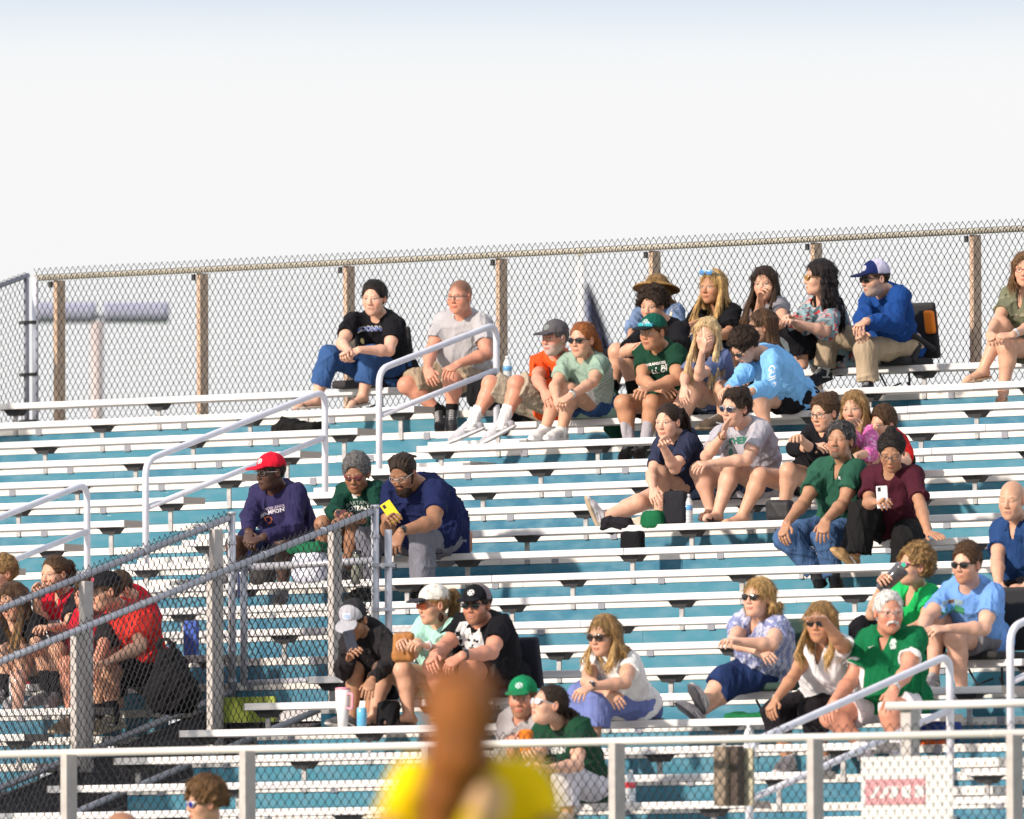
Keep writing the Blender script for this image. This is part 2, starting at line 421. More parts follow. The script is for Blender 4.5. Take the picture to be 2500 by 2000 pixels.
yy1 = [atX(185, 1500, 4.02)[1], atX(503, 1500, 4.02)[1]]
yy2 = [atX(190, 1700, 5.17)[1], atX(522, 1600, 5.17)[1], atX(818, 1500, 5.17)[1]]
slope_fence(4.07, -13.6, -7.85, yy1, 'sloping chain link fence beside the team in red', px0=.012)
slope_fence(5.22, -13.8, -7.8, yy2, 'sloping chain link fence on the near side of the stair opening')
cf = thing('chain_link_fence', 'level chain link fence panel across the head of the stair opening', 'fence', (4.65, -7.8, -2.4))
chain(cf, (4.12, -7.8, -2.39), (1, 0, 0), (0, 0, 1), 1.06, .78)
for nm_, a_, b_ in (('top_rail', (4.10, -7.8, -1.64), (5.2, -7.8, -1.62)), ('bottom_rail', (4.13, -7.8, -2.40), (5.2, -7.8, -2.38)), ('frame_post', (4.13, -7.8, -2.40), (4.13, -7.8, -1.62)), ('frame_post', (5.29, -7.75, -2.45), (5.29, -7.75, -1.42))):
    m = MB(); m.tube([a_, b_], .024, 12); m.build(nm_, M_GALV, cf, smooth=True)
for z in (-1.66, -1.95, -2.25): m = MB(); m.box(5.19, 5.32, -7.835, -7.72, z, z+.02); m.build('clamp', M_GALV, cf)

# stair opening: dark side walls, back wall, stairs running down to the field
w = MB()
z11 = -12*RISE-.369-.05
w.box(XV0+.03, XV1-.03, -7.93, -7.87, GROUND, z11-.03)
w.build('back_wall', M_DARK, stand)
for X0, X1, nm in ((3.99, 4.03, 'w'), (5.25, 5.285, 'e')):
    w = MB(); pts = [(-7.87, -7.87*RISE/T-.33), (-13.4, -13.4*RISE/T-.33), (-13.4, GROUND), (-7.87, GROUND)]
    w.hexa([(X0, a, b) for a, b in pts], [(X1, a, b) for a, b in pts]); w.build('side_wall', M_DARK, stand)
ws = MB()
for k in range(12): ws.box(XV0+.05, XV1-.05, -8.0-.45*(k+1), -8.0-.45*k, GROUND, -4.1-.17*k)
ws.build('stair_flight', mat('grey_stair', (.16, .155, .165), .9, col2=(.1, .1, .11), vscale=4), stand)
w = MB(); w.box(4.06, 5.24, -7.96, -7.935, z11-.03, z11+.05); w.build('lintel', M_ALU, stand)
sg = MB(); a = atY(548, 1765, -7.99); b = atY(672, 1700, -7.99)
sg.box(a[0], b[0], -8.0, -7.98, a[2], b[2]); so_ = sg.build('notice_board', mat('lime_panel', (.30, .37, .05), .6))
tag(so_, 'lime green panel on the dark wall inside the stair opening', 'panel')

# ---- front walkway fence
YFR = -14.2
fr = thing('chain_link_fence', 'low black chain link fence with pale top rail along the bottom of the photo', 'fence', (10, YFR, GROUND))
zt = atY(1250, 1816, YFR)[2]
chain(fr, (6.6, YFR, zt-1.1), (1, 0, 0), (0, 0, 1), 8.7, 1.125, dw=.060, dh=.078, r=.0030)
m = MB(); m.tube([(6.5, YFR, zt), (15.5, YFR, zt)], .0235, 12)
for q in np.arange(7.2, 15.4, .93): m.tube([(q-.005, YFR, zt), (q+.005, YFR, zt)], .0255, 12)
m.build('top_rail', mat('bright_rail', (.66, .64, .61), .4, .1), fr, smooth=True)
for px in (168, 604, 1048, 1506, 1990, 2477):
    X = atY(px, 1900, YFR-.078)[0]; m = MB(); m.box(X-.024, X+.024, YFR-.128, YFR-.028, GROUND, zt-.012); m.build('post', M_WHITEPOST, fr, bevel=.003)
zg = -(NROW)*RISE-.369-.1
wk = MB(); wk.box(-8, 18, YFR-.35, -(NROW)*T+.1, zg-.15, zg); wko = wk.build('walkway', mat('walk_concrete', (.36, .35, .34), .9)); wko['kind'] = 'structure'
# guard rail of the landing at the right, behind the fence
gr = thing('guard_rail', 'white guard rail on a square post behind the front fence at the right', 'railing', atY(2218, 1850, -13.7))
a = atY(2166, 1724, -13.7); b = atY(2560, 1715, -13.7)
m = MB(); m.tube([a, b], .024, 12); m.build('top_rail', MATS['bright_rail'], gr, smooth=True)
c_ = atY(2218, 1735, -13.64); m = MB(); m.box(c_[0]-.036, c_[0]+.036, -13.67, -13.58, c_[2]-1.2, c_[2]+.02); m.build('post', M_WHITEPOST, gr, bevel=.003)
# weathered timber post
tp = thing('timber_post', 'weathered brown timber post behind the front fence under the blonde woman in blue blouse', 'post', atY(1760, 1970, -13.9))
a = atY(1742, 1968, -13.9); b = atY(1742, 1822, -13.9); wdm = mat('old_timber', (.30, .235, .17), .9, col2=(.16, .125, .10), vscale=5, stretch=(9, 9, 1), bump=.3, bscale=20)
m = MB(); m.box(a[0], a[0]+.085, -13.9, -13.80, a[2], b[2]); m.build('plank', wdm, tp, bevel=.003)
m = MB(); m.box(a[0]+.09, a[0]+.145, -13.86, -13.80, a[2], b[2]); m.build('plank', mat('dark_timber', (.08, .06, .05), .9), tp)
m = MB(); m.box(a[0]-.045, a[0]+.19, -13.78, -13.76, a[2], b[2]-.01); m.build('backing_board', mat('straw_board', (.55, .50, .36), .8, col2=(.42, .38, .28), vscale=30), tp)
# banner
bn = thing('banner', 'white banner with a faded red logo box hung behind the front fence', 'banner', atY(2213, 2020, YFR+.03))
a = atY(2102, 1849, YFR+.03); b = atY(2326, 2040, YFR+.03)
m = MB(); m.box(a[0], b[0], YFR+.03, YFR+.036, b[2], a[2]); m.build('sheet', mat('banner_white', (.80, .80, .79), .6, col2=(.72, .72, .72), vscale=3), bn)
a = atY(2112, 1903, YFR+.024); b = atY(2258, 1963, YFR+.024)
m = MB(); m.box(a[0], b[0], YFR+.024, YFR+.027, b[2], a[2]); m.build('logo_box', mat('faded_red', (.62, .30, .33), .6), bn)
H = a[2]-b[2]
for kx, kw, sl_ in ((.03, .035, .05), (.10, .035, .05), (.17, .05, .02), (.26, .06, 0), (.35, .06, 0)):
    for zz in ((.25, .72),):
        m = MB()
        q0 = b[2]+H*zz[0]; q1 = b[2]+H*zz[1]; X = a[0]+kx
        m.hexa([(X, YFR+.020, q0), (X+kw, YFR+.020, q0), (X+kw, YFR+.022, q0), (X, YFR+.022, q0)], [(X+sl_, YFR+.020, q1), (X+kw+sl_, YFR+.020, q1), (X+kw+sl_, YFR+.022, q1), (X+sl_, YFR+.022, q1)]); m.build('logo_letter', MATS['banner_white'], bn)

# ---- far things
lp = thing('light_pole', 'blurred floodlight mast with two wide lamp heads beyond the fence', 'light pole', atD(237, 1200, 150))
D_ = 150; s_ = D_/FPX
def far(px, py, dz=0): return atD(px, py, D_)+FW*dz
mg = mat('mast_grey', (.30, .31, .42), .6)
m = MB(); m.tube([far(237, 1330), far(237, 785)], 15*s_, 14); m.build('mast', mat('mast_tan', (.46, .40, .40), .6), lp, smooth=True)
for cx, w_ in ((160, 74), (332, 80)):
    m = MB(); n = 15
    xs_ = [cx-w_+2*w_*i/(n-1) for i in range(n)]
    m.tube([far(x, 764) for x in xs_], 1, 12, rs=[max(.12, s_*((19+3*math.sin(x*.09))*math.sqrt(max(0, 1-((x-cx)/w_)**2))**.55)) for x in xs_]); m.build('lamp_head', mg, lp, smooth=True)
m = MB(); m.tube([far(100, 775), far(395, 772)], 5*s_, 8); m.build('cross_arm', mat('mast_dark', (.2, .18, .2), .6), lp)
fp = thing('flagpole', 'blurred white flagpole with gold ball behind the top fence', 'flagpole', atD(1418, 1100, 170))
s_ = 170/FPX
def far2(px, py, dz=0): return atD(px, py, 170)+FW*dz
m = MB(); m.tube([far2(1422, 1300), far2(1418, 640)], 7*s_, 10); m.build('pole', mat('pole_white', (.75, .75, .74), .5), fp, smooth=True)
m = MB(); m.tube([far2(1417, 616+9*math.cos(t)) for t in np.linspace(0, math.pi, 9)], 1, 12, rs=[max(.003, 9*s_*math.sin(t)) for t in np.linspace(0, math.pi, 9)]); m.build('finial', mat('gold', (.75, .5, .05), .3, .5), fp, smooth=True)
m = MB(); rows = []
for i in range(15):
    t = i/14; cx = 1434+52*t; w_ = 5+36*t**.8; y = 690+250*t
    rows.append([far2(cx-w_+2*w_*k/12, y+6*k/12, .35*math.sin(k*1.3+i*.4)) for k in range(13)])
V = np.array(rows).reshape(-1, 3); n = 13
F_ = [(i*n+k, i*n+k+1, (i+1)*n+k+1, (i+1)*n+k) for i in range(14) for k in range(12)]
m = MB(); m.add(V, F_); m.add(V+FW*.06, [q[::-1] for q in F_]); fl = m.build('flag', mat('flag_navy', (.03, .05, .20), .8, col2=(.34, .36, .46), vscale=2.6), None, smooth=True)
tag(fl, 'limp navy flag hanging from the far flagpole behind the fence', 'flag')
m = MB(); m.tube([far2(1426, 640), far2(1434, 700)], 1.2*s_, 6); m.build('halyard', mg, fp)
# ================================================================ people: signed-distance bodies meshed as one surface each
def nrm(v):
    v = np.asarray(v, float); return v/(np.linalg.norm(v)+1e-12)
def V3(*a): return np.array(a, float)

class Fld:
    """distance field on a rectilinear grid, finer around heads and hands"""
    def __init__(s, lo, hi, h, fine=(), hf=0.004):
        s.ax = []
        for i in range(3):
            pts = [lo[i]]; ints = sorted((max(lo[i], f[0][i]), min(hi[i], f[1][i]), f[2] if len(f) > 2 else hf) for f in fine)
            x = lo[i]
            while x < hi[i]:
                st = h
                for a, b, q in ints:
                    if a-h*.5 <= x <= b: st = min(st, q)
                x += st; pts.append(x)
            s.ax.append(np.array(pts, np.float32))
        s.D = np.ones([len(a) for a in s.ax], np.float32)
    def win(s, lo, hi):
        sl = []
        for i in range(3):
            a = max(0, int(np.searchsorted(s.ax[i], lo[i]))-1); b = min(len(s.ax[i]), int(np.searchsorted(s.ax[i], hi[i]))+1)
            if b-a < 2: return None, None
            sl.append(slice(a, b))
        X = s.ax[0][sl[0]][:, None, None]; Y = s.ax[1][sl[1]][None, :, None]; Z = s.ax[2][sl[2]][None, None, :]
        return tuple(sl), (X, Y, Z)
    def _put(s, sl, d, k, sub):
        D = s.D[sl]
        if sub:
            d = -d; h = np.maximum(k-np.abs(D-d), 0)/max(k, 1e-6); s.D[sl] = np.maximum(D, d)+h*h*k*.25
        else:
            h = np.maximum(k-np.abs(D-d), 0)/max(k, 1e-6); s.D[sl] = np.minimum(D, d)-h*h*k*.25
    def cone(s, a, b, ra, rb, k=.02, flat=None, sub=False, cuts=(), nz=None):
        a = np.asarray(a, float); b = np.asarray(b, float); m = max(ra, rb)*1.02+k+.012
        sl, c = s.win(np.minimum(a, b)-m, np.maximum(a, b)+m)
        if sl is None: return
        X, Y, Z = c; ba = b-a; L2 = float(ba@ba)+1e-12
        px, py, pz = X-a[0], Y-a[1], Z-a[2]
        t = np.clip((px*ba[0]+py*ba[1]+pz*ba[2])/L2, 0, 1)
        r = ra+(rb-ra)*t
        qx, qy, qz = px-t*ba[0], py-t*ba[1], pz-t*ba[2]
        if flat is not None:
            n, f = flat; w = qx*n[0]+qy*n[1]+qz*n[2]
            d2 = qx*qx+qy*qy+qz*qz+w*w*(1/f**2-1)
        else: d2 = qx*qx+qy*qy+qz*qz
        d = np.sqrt(d2)-r
        if flat is not None: d = d*(.5+.5*flat[1])
        if nz is not None: d = d-nz(X, Y, Z)
        for p, n in cuts: d = np.maximum(d, (X-p[0])*n[0]+(Y-p[1])*n[1]+(Z-p[2])*n[2])
        s._put(sl, d.astype(np.float32), k, sub)
    def ell(s, c0, R, r, k=.02, sub=False, cuts=(), nz=None):
        """R rows = local axes"""
        c0 = np.asarray(c0, float); r = np.asarray(r, float); R = np.asarray(R, float)
        ext = np.sqrt(((R*r[:, None])**2).sum(0))+k+.012
        sl, c = s.win(c0-ext, c0+ext)
        if sl is None: return
        X, Y, Z = c[0]-c0[0], c[1]-c0[1], c[2]-c0[2]
        k0 = 0; k1 = 0
        for i in range(3):
            u = (X*R[i, 0]+Y*R[i, 1]+Z*R[i, 2])/r[i]; k0 = k0+u*u; k1 = k1+(u/r[i])**2
        k0 = np.sqrt(k0); k1 = np.sqrt(k1)+1e-9
        d = k0*(k0-1)/k1
        if nz is not None: d = d-nz(c[0], c[1], c[2])
        for p, n in cuts: d = np.maximum(d, (c[0]-p[0])*n[0]+(c[1]-p[1])*n[1]+(c[2]-p[2])*n[2])
        s._put(sl, d.astype(np.float32), k, sub)
    def box(s, c0, R, r, rd=.005, k=.004, sub=False):
        c0 = np.asarray(c0, float); r = np.asarray(r, float); R = np.asarray(R, float)
        ext = np.abs(R*r[:, None]).sum(0)+k+.012
        sl, c = s.win(c0-ext, c0+ext)
        if sl is None: return
        X, Y, Z = c[0]-c0[0], c[1]-c0[1], c[2]-c0[2]; o = 0; mx = -9
        for i in range(3):
            u = np.abs(X*R[i, 0]+Y*R[i, 1]+Z*R[i, 2])-(r[i]-rd); o = o+np.maximum(u, 0)**2; mx = np.maximum(mx, u)
        s._put(sl, (np.sqrt(o)+np.minimum(mx, 0)-rd).astype(np.float32), k, sub)
    def torus(s, c0, R, rx, ry, rt, k=.002):
        c0 = np.asarray(c0, float); R = np.asarray(R, float); r = np.array([rx, ry, rt])+rt
        ext = np.abs(R*r[:, None]).sum(0)+k+.01
        sl, c = s.win(c0-ext, c0+ext)
        if sl is None: return
        X, Y, Z = c[0]-c0[0], c[1]-c0[1], c[2]-c0[2]
        u = X*R[0, 0]+Y*R[0, 1]+Z*R[0, 2]; v = X*R[1, 0]+Y*R[1, 1]+Z*R[1, 2]; w = X*R[2, 0]+Y*R[2, 1]+Z*R[2, 2]
        q = np.sqrt((u/rx)**2+(v/ry)**2); d = np.sqrt(((q-1)*min(rx, ry))**2+w*w)-rt
        s._put(sl, d.astype(np.float32), k, False)
    def plane_cut(s, p, n, lo=None, hi=None):
        X, Y, Z = s.ax[0][:, None, None], s.ax[1][None, :, None], s.ax[2][None, None, :]
        s.D = np.maximum(s.D, ((X-p[0])*n[0]+(Y-p[1])*n[1]+(Z-p[2])*n[2]).astype(np.float32))
    def add_noise(s, fn):
        m = np.nonzero(np.abs(s.D) < .05)
        if len(m[0]): s.D[m] -= fn(s.ax[0][m[0]], s.ax[1][m[1]], s.ax[2][m[2]]).astype(np.float32)
    def mesh(s):
        D = s.D; D[0] = D[-1] = 1; D[:, 0] = D[:, -1] = 1; D[:, :, 0] = D[:, :, -1] = 1
        I = D < 0; U = I.view(np.uint8)
        S = U[:-1, :-1]+U[1:, :-1]; S = S+U[:-1, 1:]+U[1:, 1:]; S = S[:, :, :-1]+S[:, :, 1:]
        nxc, nyc, nzc = S.shape
        cells = np.flatnonzero((S > 0) & (S < 8)); 
        if len(cells) == 0: return np.zeros((0, 3)), np.zeros((0, 4), int)
        i, j, k = np.unravel_index(cells, S.shape)
        cx = np.zeros((len(cells), 3)); cn = np.zeros(len(cells))
        A = s.ax
        corner = {}
        for a in (0, 1):
            for b in (0, 1):
                for c in (0, 1): corner[a, b, c] = D[i+a, j+b, k+c]
        for (a, b, c) in corner:
            for axis in range(3):
                if (a, b, c)[axis]: continue
                e = [a, b, c]; e[axis] = 1
                va, vb = corner[a, b, c], corner[tuple(e)]
                m = (va < 0) != (vb < 0)
                t = va[m]/(va[m]-vb[m])
                p0 = [A[0][i[m]+a], A[1][j[m]+b], A[2][k[m]+c]]; p1 = [A[0][i[m]+e[0]], A[1][j[m]+e[1]], A[2][k[m]+e[2]]]
                for q in range(3): cx[m, q] += p0[q]+(p1[q]-p0[q])*t
                cn[m] += 1
        Vt = cx/cn[:, None]
        faces = []
        st = (nyc*nzc, nzc, 1)
        for axis in range(3):
            o = [slice(None)]*3; o1 = [slice(None)]*3
            o[axis] = slice(0, -1); o1[axis] = slice(1, None)
            ch = I[tuple(o)] != I[tuple(o1)]
            ii = np.nonzero(ch); 
            g = np.stack(ii, 1)
            other = [q for q in range(3) if q != axis]
            ok = (g[:, other[0]] > 0) & (g[:, other[1]] > 0) & (g[:, other[0]] < (nxc, nyc, nzc)[other[0]]) & (g[:, other[1]] < (nxc, nyc, nzc)[other[1]])
            g = g[ok]
            base = g[:, 0]*st[0]+g[:, 1]*st[1]+g[:, 2]
            u, v = st[other[0]], st[other[1]]
            q4 = np.stack([base-u-v, base-v, base, base-u], 1)
            ins = I[g[:, 0], g[:, 1], g[:, 2]]
            flip = ins if axis != 1 else ~ins
            q4 = np.where(flip[:, None], q4, q4[:, ::-1])
            faces.append(q4)
        Fq = np.concatenate(faces)
        Fi = np.searchsorted(cells, Fq.ravel()).reshape(-1, 4)
        return Vt, Fi

# ---- skin, hair and cloth colours
SKIN = dict(fair=(.66, .38, .27), light=(.60, .335, .225), tan=(.47, .235, .135), ruddy=(.60, .27, .18), olive=(.40, .205, .12), brown=(.21, .095, .052), dark=(.075, .034, .022), mid=(.30, .145, .08))
HAIRC = dict(black=(.016, .012, .011), dkbrown=(.030, .017, .011), brown=(.075, .038, .018), ltbrown=(.16, .085, .038), blond=(.50, .31, .12), dkblond=(.28, .165, .065), red=(.30, .10, .03), grey=(.13, .125, .125), white=(.72, .70, .68), saltpep=(.045, .042, .042))
M_SKIN = mat('skin', (1, 1, 1), .50, vcol=True, var=.16, vscale=24, sss=.10, spec=.4, bump=.25, bscale=90, bdist=.006)
M_CLOTH = mat('cloth', (1, 1, 1), .88, vcol=True, var=.16, vscale=18, bump=.75, bscale=17, spec=.10, stretch=(1, 1, .30), bdist=.035)
M_HAIR = mat('hair_strands', (1, 1, 1), .55, vcol=True, var=.4, vscale=60, stretch=(1, 1, .22), bump=.7, bscale=220, spec=.22)
M_GLOSS = mat('gloss_plastic', (1, 1, 1), .12, vcol=True, spec=.7)
M_RUB = mat('shoe_leather', (1, 1, 1), .6, vcol=True, var=.12, vscale=60, spec=.35)

def hsh(*a): return abs(hash(tuple(int(round(float(x)*1000)) for x in a))) % 100000
def fold_noise(seed, amp, f=1.0):
    rs = np.random.RandomState(seed); W_ = []
    for q in range(7):
        d = rs.normal(size=3); d[1] *= (1.8 if q % 2 else .4); d /= np.linalg.norm(d); e = rs.normal(size=3); e /= np.linalg.norm(e)
        fr = (18+rs.rand()*16) if q < 3 else (34+rs.rand()*34)
        W_.append((d*fr*f, e*(9+rs.rand()*12)*f, rs.rand()*6.28, rs.rand()*6.28, rs.normal(size=3)*7, rs.rand()*6, 1.0 if q < 3 else .6))
    def fn(X, Y, Z):
        o = 0
        for d, e, p, p2, g, p3, a in W_:
            r = 1-np.abs(np.sin(.5*(X*d[0]+Y*d[1]+Z*d[2])+p+.9*np.sin(X*e[0]+Y*e[1]+Z*e[2]+p2)))
            o = o+a*r**3.5*(.45+.55*np.sin(X*g[0]+Y*g[1]+Z*g[2]+p3))
        return amp*.55*np.clip(o, -.2, 1.7)
    return fn
def smooth_noise3(P, seed, f):
    rs = np.random.RandomState(seed); o = 0
    for _ in range(5):
        d = rs.normal(size=3)*f; e = rs.normal(size=3)*f*.5
        o = o+np.sin(P@d+rs.rand()*6+1.2*np.sin(P@e+rs.rand()*6))
    return o/5

NP = [0]; PEOPLE = []
def who(t): return [q for q in PEOPLE if t in q.label][0]
class Person:
    def __init__(s, label, hip, H, hd, N, Ea, Wa, Eb, Wb, Ka, Aa, Kb, Ab, ty=37, sc=1.0, w=1.0, sex='m', skin='light', pad=0.0, hs=None,
                 Ta=None, Tb=None, Fa=None, Fb=None, hand=('relax', 'relax'), na=None, nb=None, belly=0.0, L=None, Sa=None, Sb=None, group='spectators sitting on the bleachers', face=None, lipc=None, O=None, hw=1.0, fr=None):
        if fr is not None:
            x0_, y0_, k_ = fr
            cv = lambda p: None if p is None else (x0_+k_*p[0], y0_+k_*p[1])+tuple(p[2:])
            H, N, Ea, Wa, Eb, Wb, Ka, Aa, Kb, Ab, Ta, Tb, Fa, Fb, Sa, Sb = [cv(p) for p in (H, N, Ea, Wa, Eb, Wb, Ka, Aa, Kb, Ab, Ta, Tb, Fa, Fb, Sa, Sb)]
            if hip: hip = (x0_+k_*hip[0],)+tuple(hip[1:])
        s.sc, s.w, s.sex, s.skin = sc, w, sex, np.array(SKIN[skin] if isinstance(skin, str) else skin)
        PEOPLE.append(s); s.label = label; NP[0] += 1; s.seed = NP[0]*17+3
        if O is None:
            hx, j = hip[0], hip[1]; dy = hip[2] if len(hip) > 2 else .12
            q = atY(hx, 1000+(j-1)*53, yrow(j)+dy); O = V3(q[0], yrow(j)+dy, zrow(j)+.088*sc+pad)
        s.O = O; s.D0 = depth(O)
        s.t = thing('person', label, 'person', O-V3(0, 0, .09*sc), group)
        s.ps = None; s.t['_w'] = [float(x) for x in s.O]; s.t.location = s.O
        hipc = V3(0, 0, 0)
        s.hip = hipc
        if L is None: L = .50*sc
        s.N = s.solve(hipc, N, L, 1)
        up = nrm(s.N-hipc); f0 = V3(-math.sin(math.radians(ty)), 0, math.cos(math.radians(ty)))
        fw = nrm(f0-up*(f0@up)); lat = nrm(np.cross(up, fw)); s.up, s.fw, s.lat = up, fw, lat
        s.T = np.array([lat, up, fw])
        flat0 = V3(math.cos(math.radians(ty)), 0, math.sin(math.radians(ty)))
        shw = .168*sc*(.55+.45*w)*(0.92 if sex == 'f' else 1.0)
        s.Sa = s.N-lat*shw-up*.055*sc; s.Sb = s.N+lat*shw-up*.055*sc
        if Sa: s.Sa = s.solve(s.N, Sa, shw, -1)
        if Sb: s.Sb = s.solve(s.N, Sb, shw, 1)
        ua, fa = .285*sc, .255*sc
        s.Ea = s.solve(s.Sa, Ea, ua, 1); s.Wa = s.solve(s.Ea, Wa, fa, 1)
        s.Eb = s.solve(s.Sb, Eb, ua, 1); s.Wb = s.solve(s.Eb, Wb, fa, 1)
        hh = .088*sc*(.6+.4*w)
        s.Ha = hipc-flat0*hh; s.Hb = hipc+flat0*hh
        s.Ka = s.solve(s.Ha, Ka, .42*sc, 1); s.Kb = s.solve(s.Hb, Kb, .42*sc, 1)
        def ank(K, A):
            if len(A) > 2: return s.solve(K, A, 0, 1)
            return s.solve(K, (A[0], A[1], -.04), 0, 1)
        s.Aa = ank(s.Ka, Aa); s.Ab = ank(s.Kb, Ab)
        def toe(A, Tt, d):
            if Tt is None: return A+nrm(f0+d*flat0*.25)*.15*sc-V3(0, .055, 0)
            return s.solve(A, Tt, .155*sc, 1)
        s.Ta = toe(s.Aa, Ta, -1); s.Tb = toe(s.Ab, Tb, 1)
        s.Fa, s.Fb, s.hand, s.na, s.nb = Fa, Fb, hand, na, nb
        # head
        hy, hp, hr = [math.radians(q) for q in hd]
        s.Hc = s.solve(s.N, H, .205*sc, 1)
        if s.Hc[2]-s.N[2] > .13: s.Hc = s.at(H[0], H[1], s.N[2]+.13)
        f = V3(-math.sin(hy)*math.cos(hp), -math.sin(hp), math.cos(hy)*math.cos(hp)); u = nrm(V3(0, 1, 0)-f*f[1]); l = np.cross(u, f)
        u2 = u*math.cos(hr)+l*math.sin(hr); l2 = np.cross(u2, f); s.HR = np.array([l2, u2, f])
        s.hs = hs or (.55+.45*sc)
        s.hw = hw; s.belly = belly; s.face = face or {}; s.lipc = lipc
    def at(s, px, py, z):
        P = CAMP+ray(px, py)*(s.D0-z)-s.O
        return V3(P@RT, P@UP, z)
    def solve(s, par, p, L, sg):
        if len(p) > 2: return s.at(p[0], p[1], par[2]+p[2])
        z = par[2]
        for _ in range(4):
            q = s.at(p[0], p[1], z); d2 = math.hypot(q[0]-par[0], q[1]-par[1]); z = par[2]+sg*math.sqrt(max(L*L-d2*d2, 0))
        return s.at(p[0], p[1], z)
    def h(s, x, y, z):      # head-frame point
        return s.Hc+s.HR.T@(V3(x*s.hw, y, z)*s.hs)
    def emit(s, name, Fd, m, colfn, parent=None):
        V, F = Fd.mesh()
        if len(V) == 0: return None
        C = colfn(V)
        Wd = s.O+V[:, :1]*RT+V[:, 1:2]*UP-V[:, 2:3]*FW
        return mesh_obj(name, Wd, F, m, parent if parent is not None else s.t, True, s.O, C)
    def bounds(s, pts, m): 
        P = np.array(pts); return P.min(0)-m, P.max(0)+m
    # ---- hands
    def hand_geo(s, side):
        E, W_, F, n, kind = (s.Ea, s.Wa, s.Fa, s.na, s.hand[0]) if side == 'a' else (s.Eb, s.Wb, s.Fb, s.nb, s.hand[1])
        sc = s.sc*(.93 if s.sex == 'f' else 1.0)
        fo = nrm(W_-E)
        if F is not None: d = nrm(s.solve(W_, F, .15*sc, 1)-W_)
        else: d = fo
        inward = s.lat if side == 'a' else -s.lat
        n0 = V3(*n) if n is not None else V3(0, -1, 0)-s.fw*.5+inward*.25
        n0 = nrm(n0-d*(n0@d)); l = np.cross(d, n0)
        if l@inward < 0: l = -l
        curl = dict(relax=(18, 26, 18), grip=(48, 52, 30), fist=(78, 82, 40), flat=(4, 8, 6), hold=(35, 38, 22), drape=(34, 22, 12))[kind]
        o = []
        r = .0092*sc; nk = W_+d*.088*sc
        o.append(('p', W_+d*.012, W_+d*.078*sc, .036*sc, .042*sc, n0))
        for i, (ln, dx) in enumerate(((.90, 1.5), (1.0, .5), (.95, -.5), (.76, -1.5))):
            p = nk+l*dx*.0215*sc-d*abs(dx)*.004; a = 0; spread = l*dx*.05
            segs = []
            for L_, c in zip((.043, .027, .021), curl):
                a += math.radians(c+ (3*i if kind != 'flat' else 0)); dd = nrm(d*math.cos(a)+n0*math.sin(a)+spread); q = p+dd*L_*ln*sc
                segs.append((p, q)); p = q
            o.append(('f', segs, r*(1 if i < 3 else .9)))
        tb = W_+d*.028*sc+l*.026*sc+n0*.006
        t1 = tb+nrm(d*.75+l*.62+n0*.30)*.042*sc; t2 = t1+nrm(d*.95+l*.22+n0*(.35 if kind in ('grip', 'fist', 'hold') else .1))*.032*sc
        o.append(('f', [(tb, t1), (t1, t2)], r*1.18))
        o.append(('f', [(W_+d*.01, tb)], r*1.6))
        return o, d, n0, l
    # ---- body
    def build_body(s, feet=False):
        sc, w = s.sc, s.w; fem = s.sex == 'f'
        handsa, s.da, s.pna, s.la = s.hand_geo('a'); handsb, s.db, s.pnb, s.lb = s.hand_geo('b')
        pts = [s.Hc, s.hip, s.Ea, s.Eb, s.Wa, s.Wb, s.Ka, s.Kb, s.Aa, s.Ab, s.Ta, s.Tb, s.Sa, s.Sb]
        lo, hi = s.bounds(pts, .22)
        hb = .135*s.hs
        hd_ = (s.Hc-hb, s.Hc+hb, .0034)
        fa_ = (s.Wa+s.da*.08-.085, s.Wa+s.da*.08+.085, .0048); fb_ = (s.Wb+s.db*.08-.085, s.Wb+s.db*.08+.085, .0048)
        f = Fld(lo, hi, .009, [hd_, fa_, fb_])
        T = s.T
        # torso
        mid = s.hip+(s.N-s.hip)*.42+s.fw*(.015+.3*s.belly); ch = s.hip+(s.N-s.hip)*.72
        s.mid, s.ch = mid, ch
        s.tr = [(s.hip, (.158*sc*w*(1.06 if fem else 1), .115*sc, .118*sc*w)),
                (mid, (.138*sc*w*(1+.8*s.belly)*(.95 if fem else 1), .15*sc, (.108+.5*s.belly)*sc*w)),
                (ch, (.155*sc*(.4+.6*w)*(.92 if fem else 1), .165*sc, .112*sc*(.5+.5*w)))]
        for c, r in s.tr: f.ell(c, T, r, .06)
        for S in (s.Sa, s.Sb): f.cone(s.N-s.up*.066*sc, S-s.up*.004, .052*sc, .050*sc, .045)
        for S in (s.Sa, s.Sb): f.cone(s.N+s.up*.012*sc, s.N+(S-s.N)*.45-s.up*.03, .036*sc, .030*sc, .035)
        if fem:
            for q in (-1, 1): f.ell(ch+s.lat*q*.070*sc+s.fw*.085*sc-s.up*.02, T, (.058*sc, .062*sc, .055*sc), .03)
        s.neck_top = s.h(0, -.055, -.032)
        f.cone(s.N-s.up*.03, s.neck_top, (.056 if not fem else .046)*sc*(.7+.3*w), (.052 if not fem else .043)*s.hs*(.8+.2*w), .03)
        # arms
        aw = (.75+.25*w)*(.88 if fem else 1.0)
        for S, E, W_ in ((s.Sa, s.Ea, s.Wa), (s.Sb, s.Eb, s.Wb)):
            f.cone(S, E, .052*sc*aw*(.8+.2*w), .040*sc*aw, .02)
            f.cone(S+(E-S)*.3, S+(E-S)*.65, .053*sc*aw, .048*sc*aw, .02)
            m_ = E+(W_-E)*.28
            f.cone(E, m_, .040*sc*aw, .0425*sc*aw, .02); f.cone(m_, W_, .0425*sc*aw, .026*sc*aw, .02)
        for o in (handsa, handsb):
            for g_ in o:
                if g_[0] == 'p': f.cone(g_[1], g_[2], g_[3], g_[4], .012, flat=(g_[5], .36))
                else:
                    for i, (p, q) in enumerate(g_[1]): f.cone(p, q, g_[2]*(1-.05*i), g_[2]*(.95-.07*i), .004)
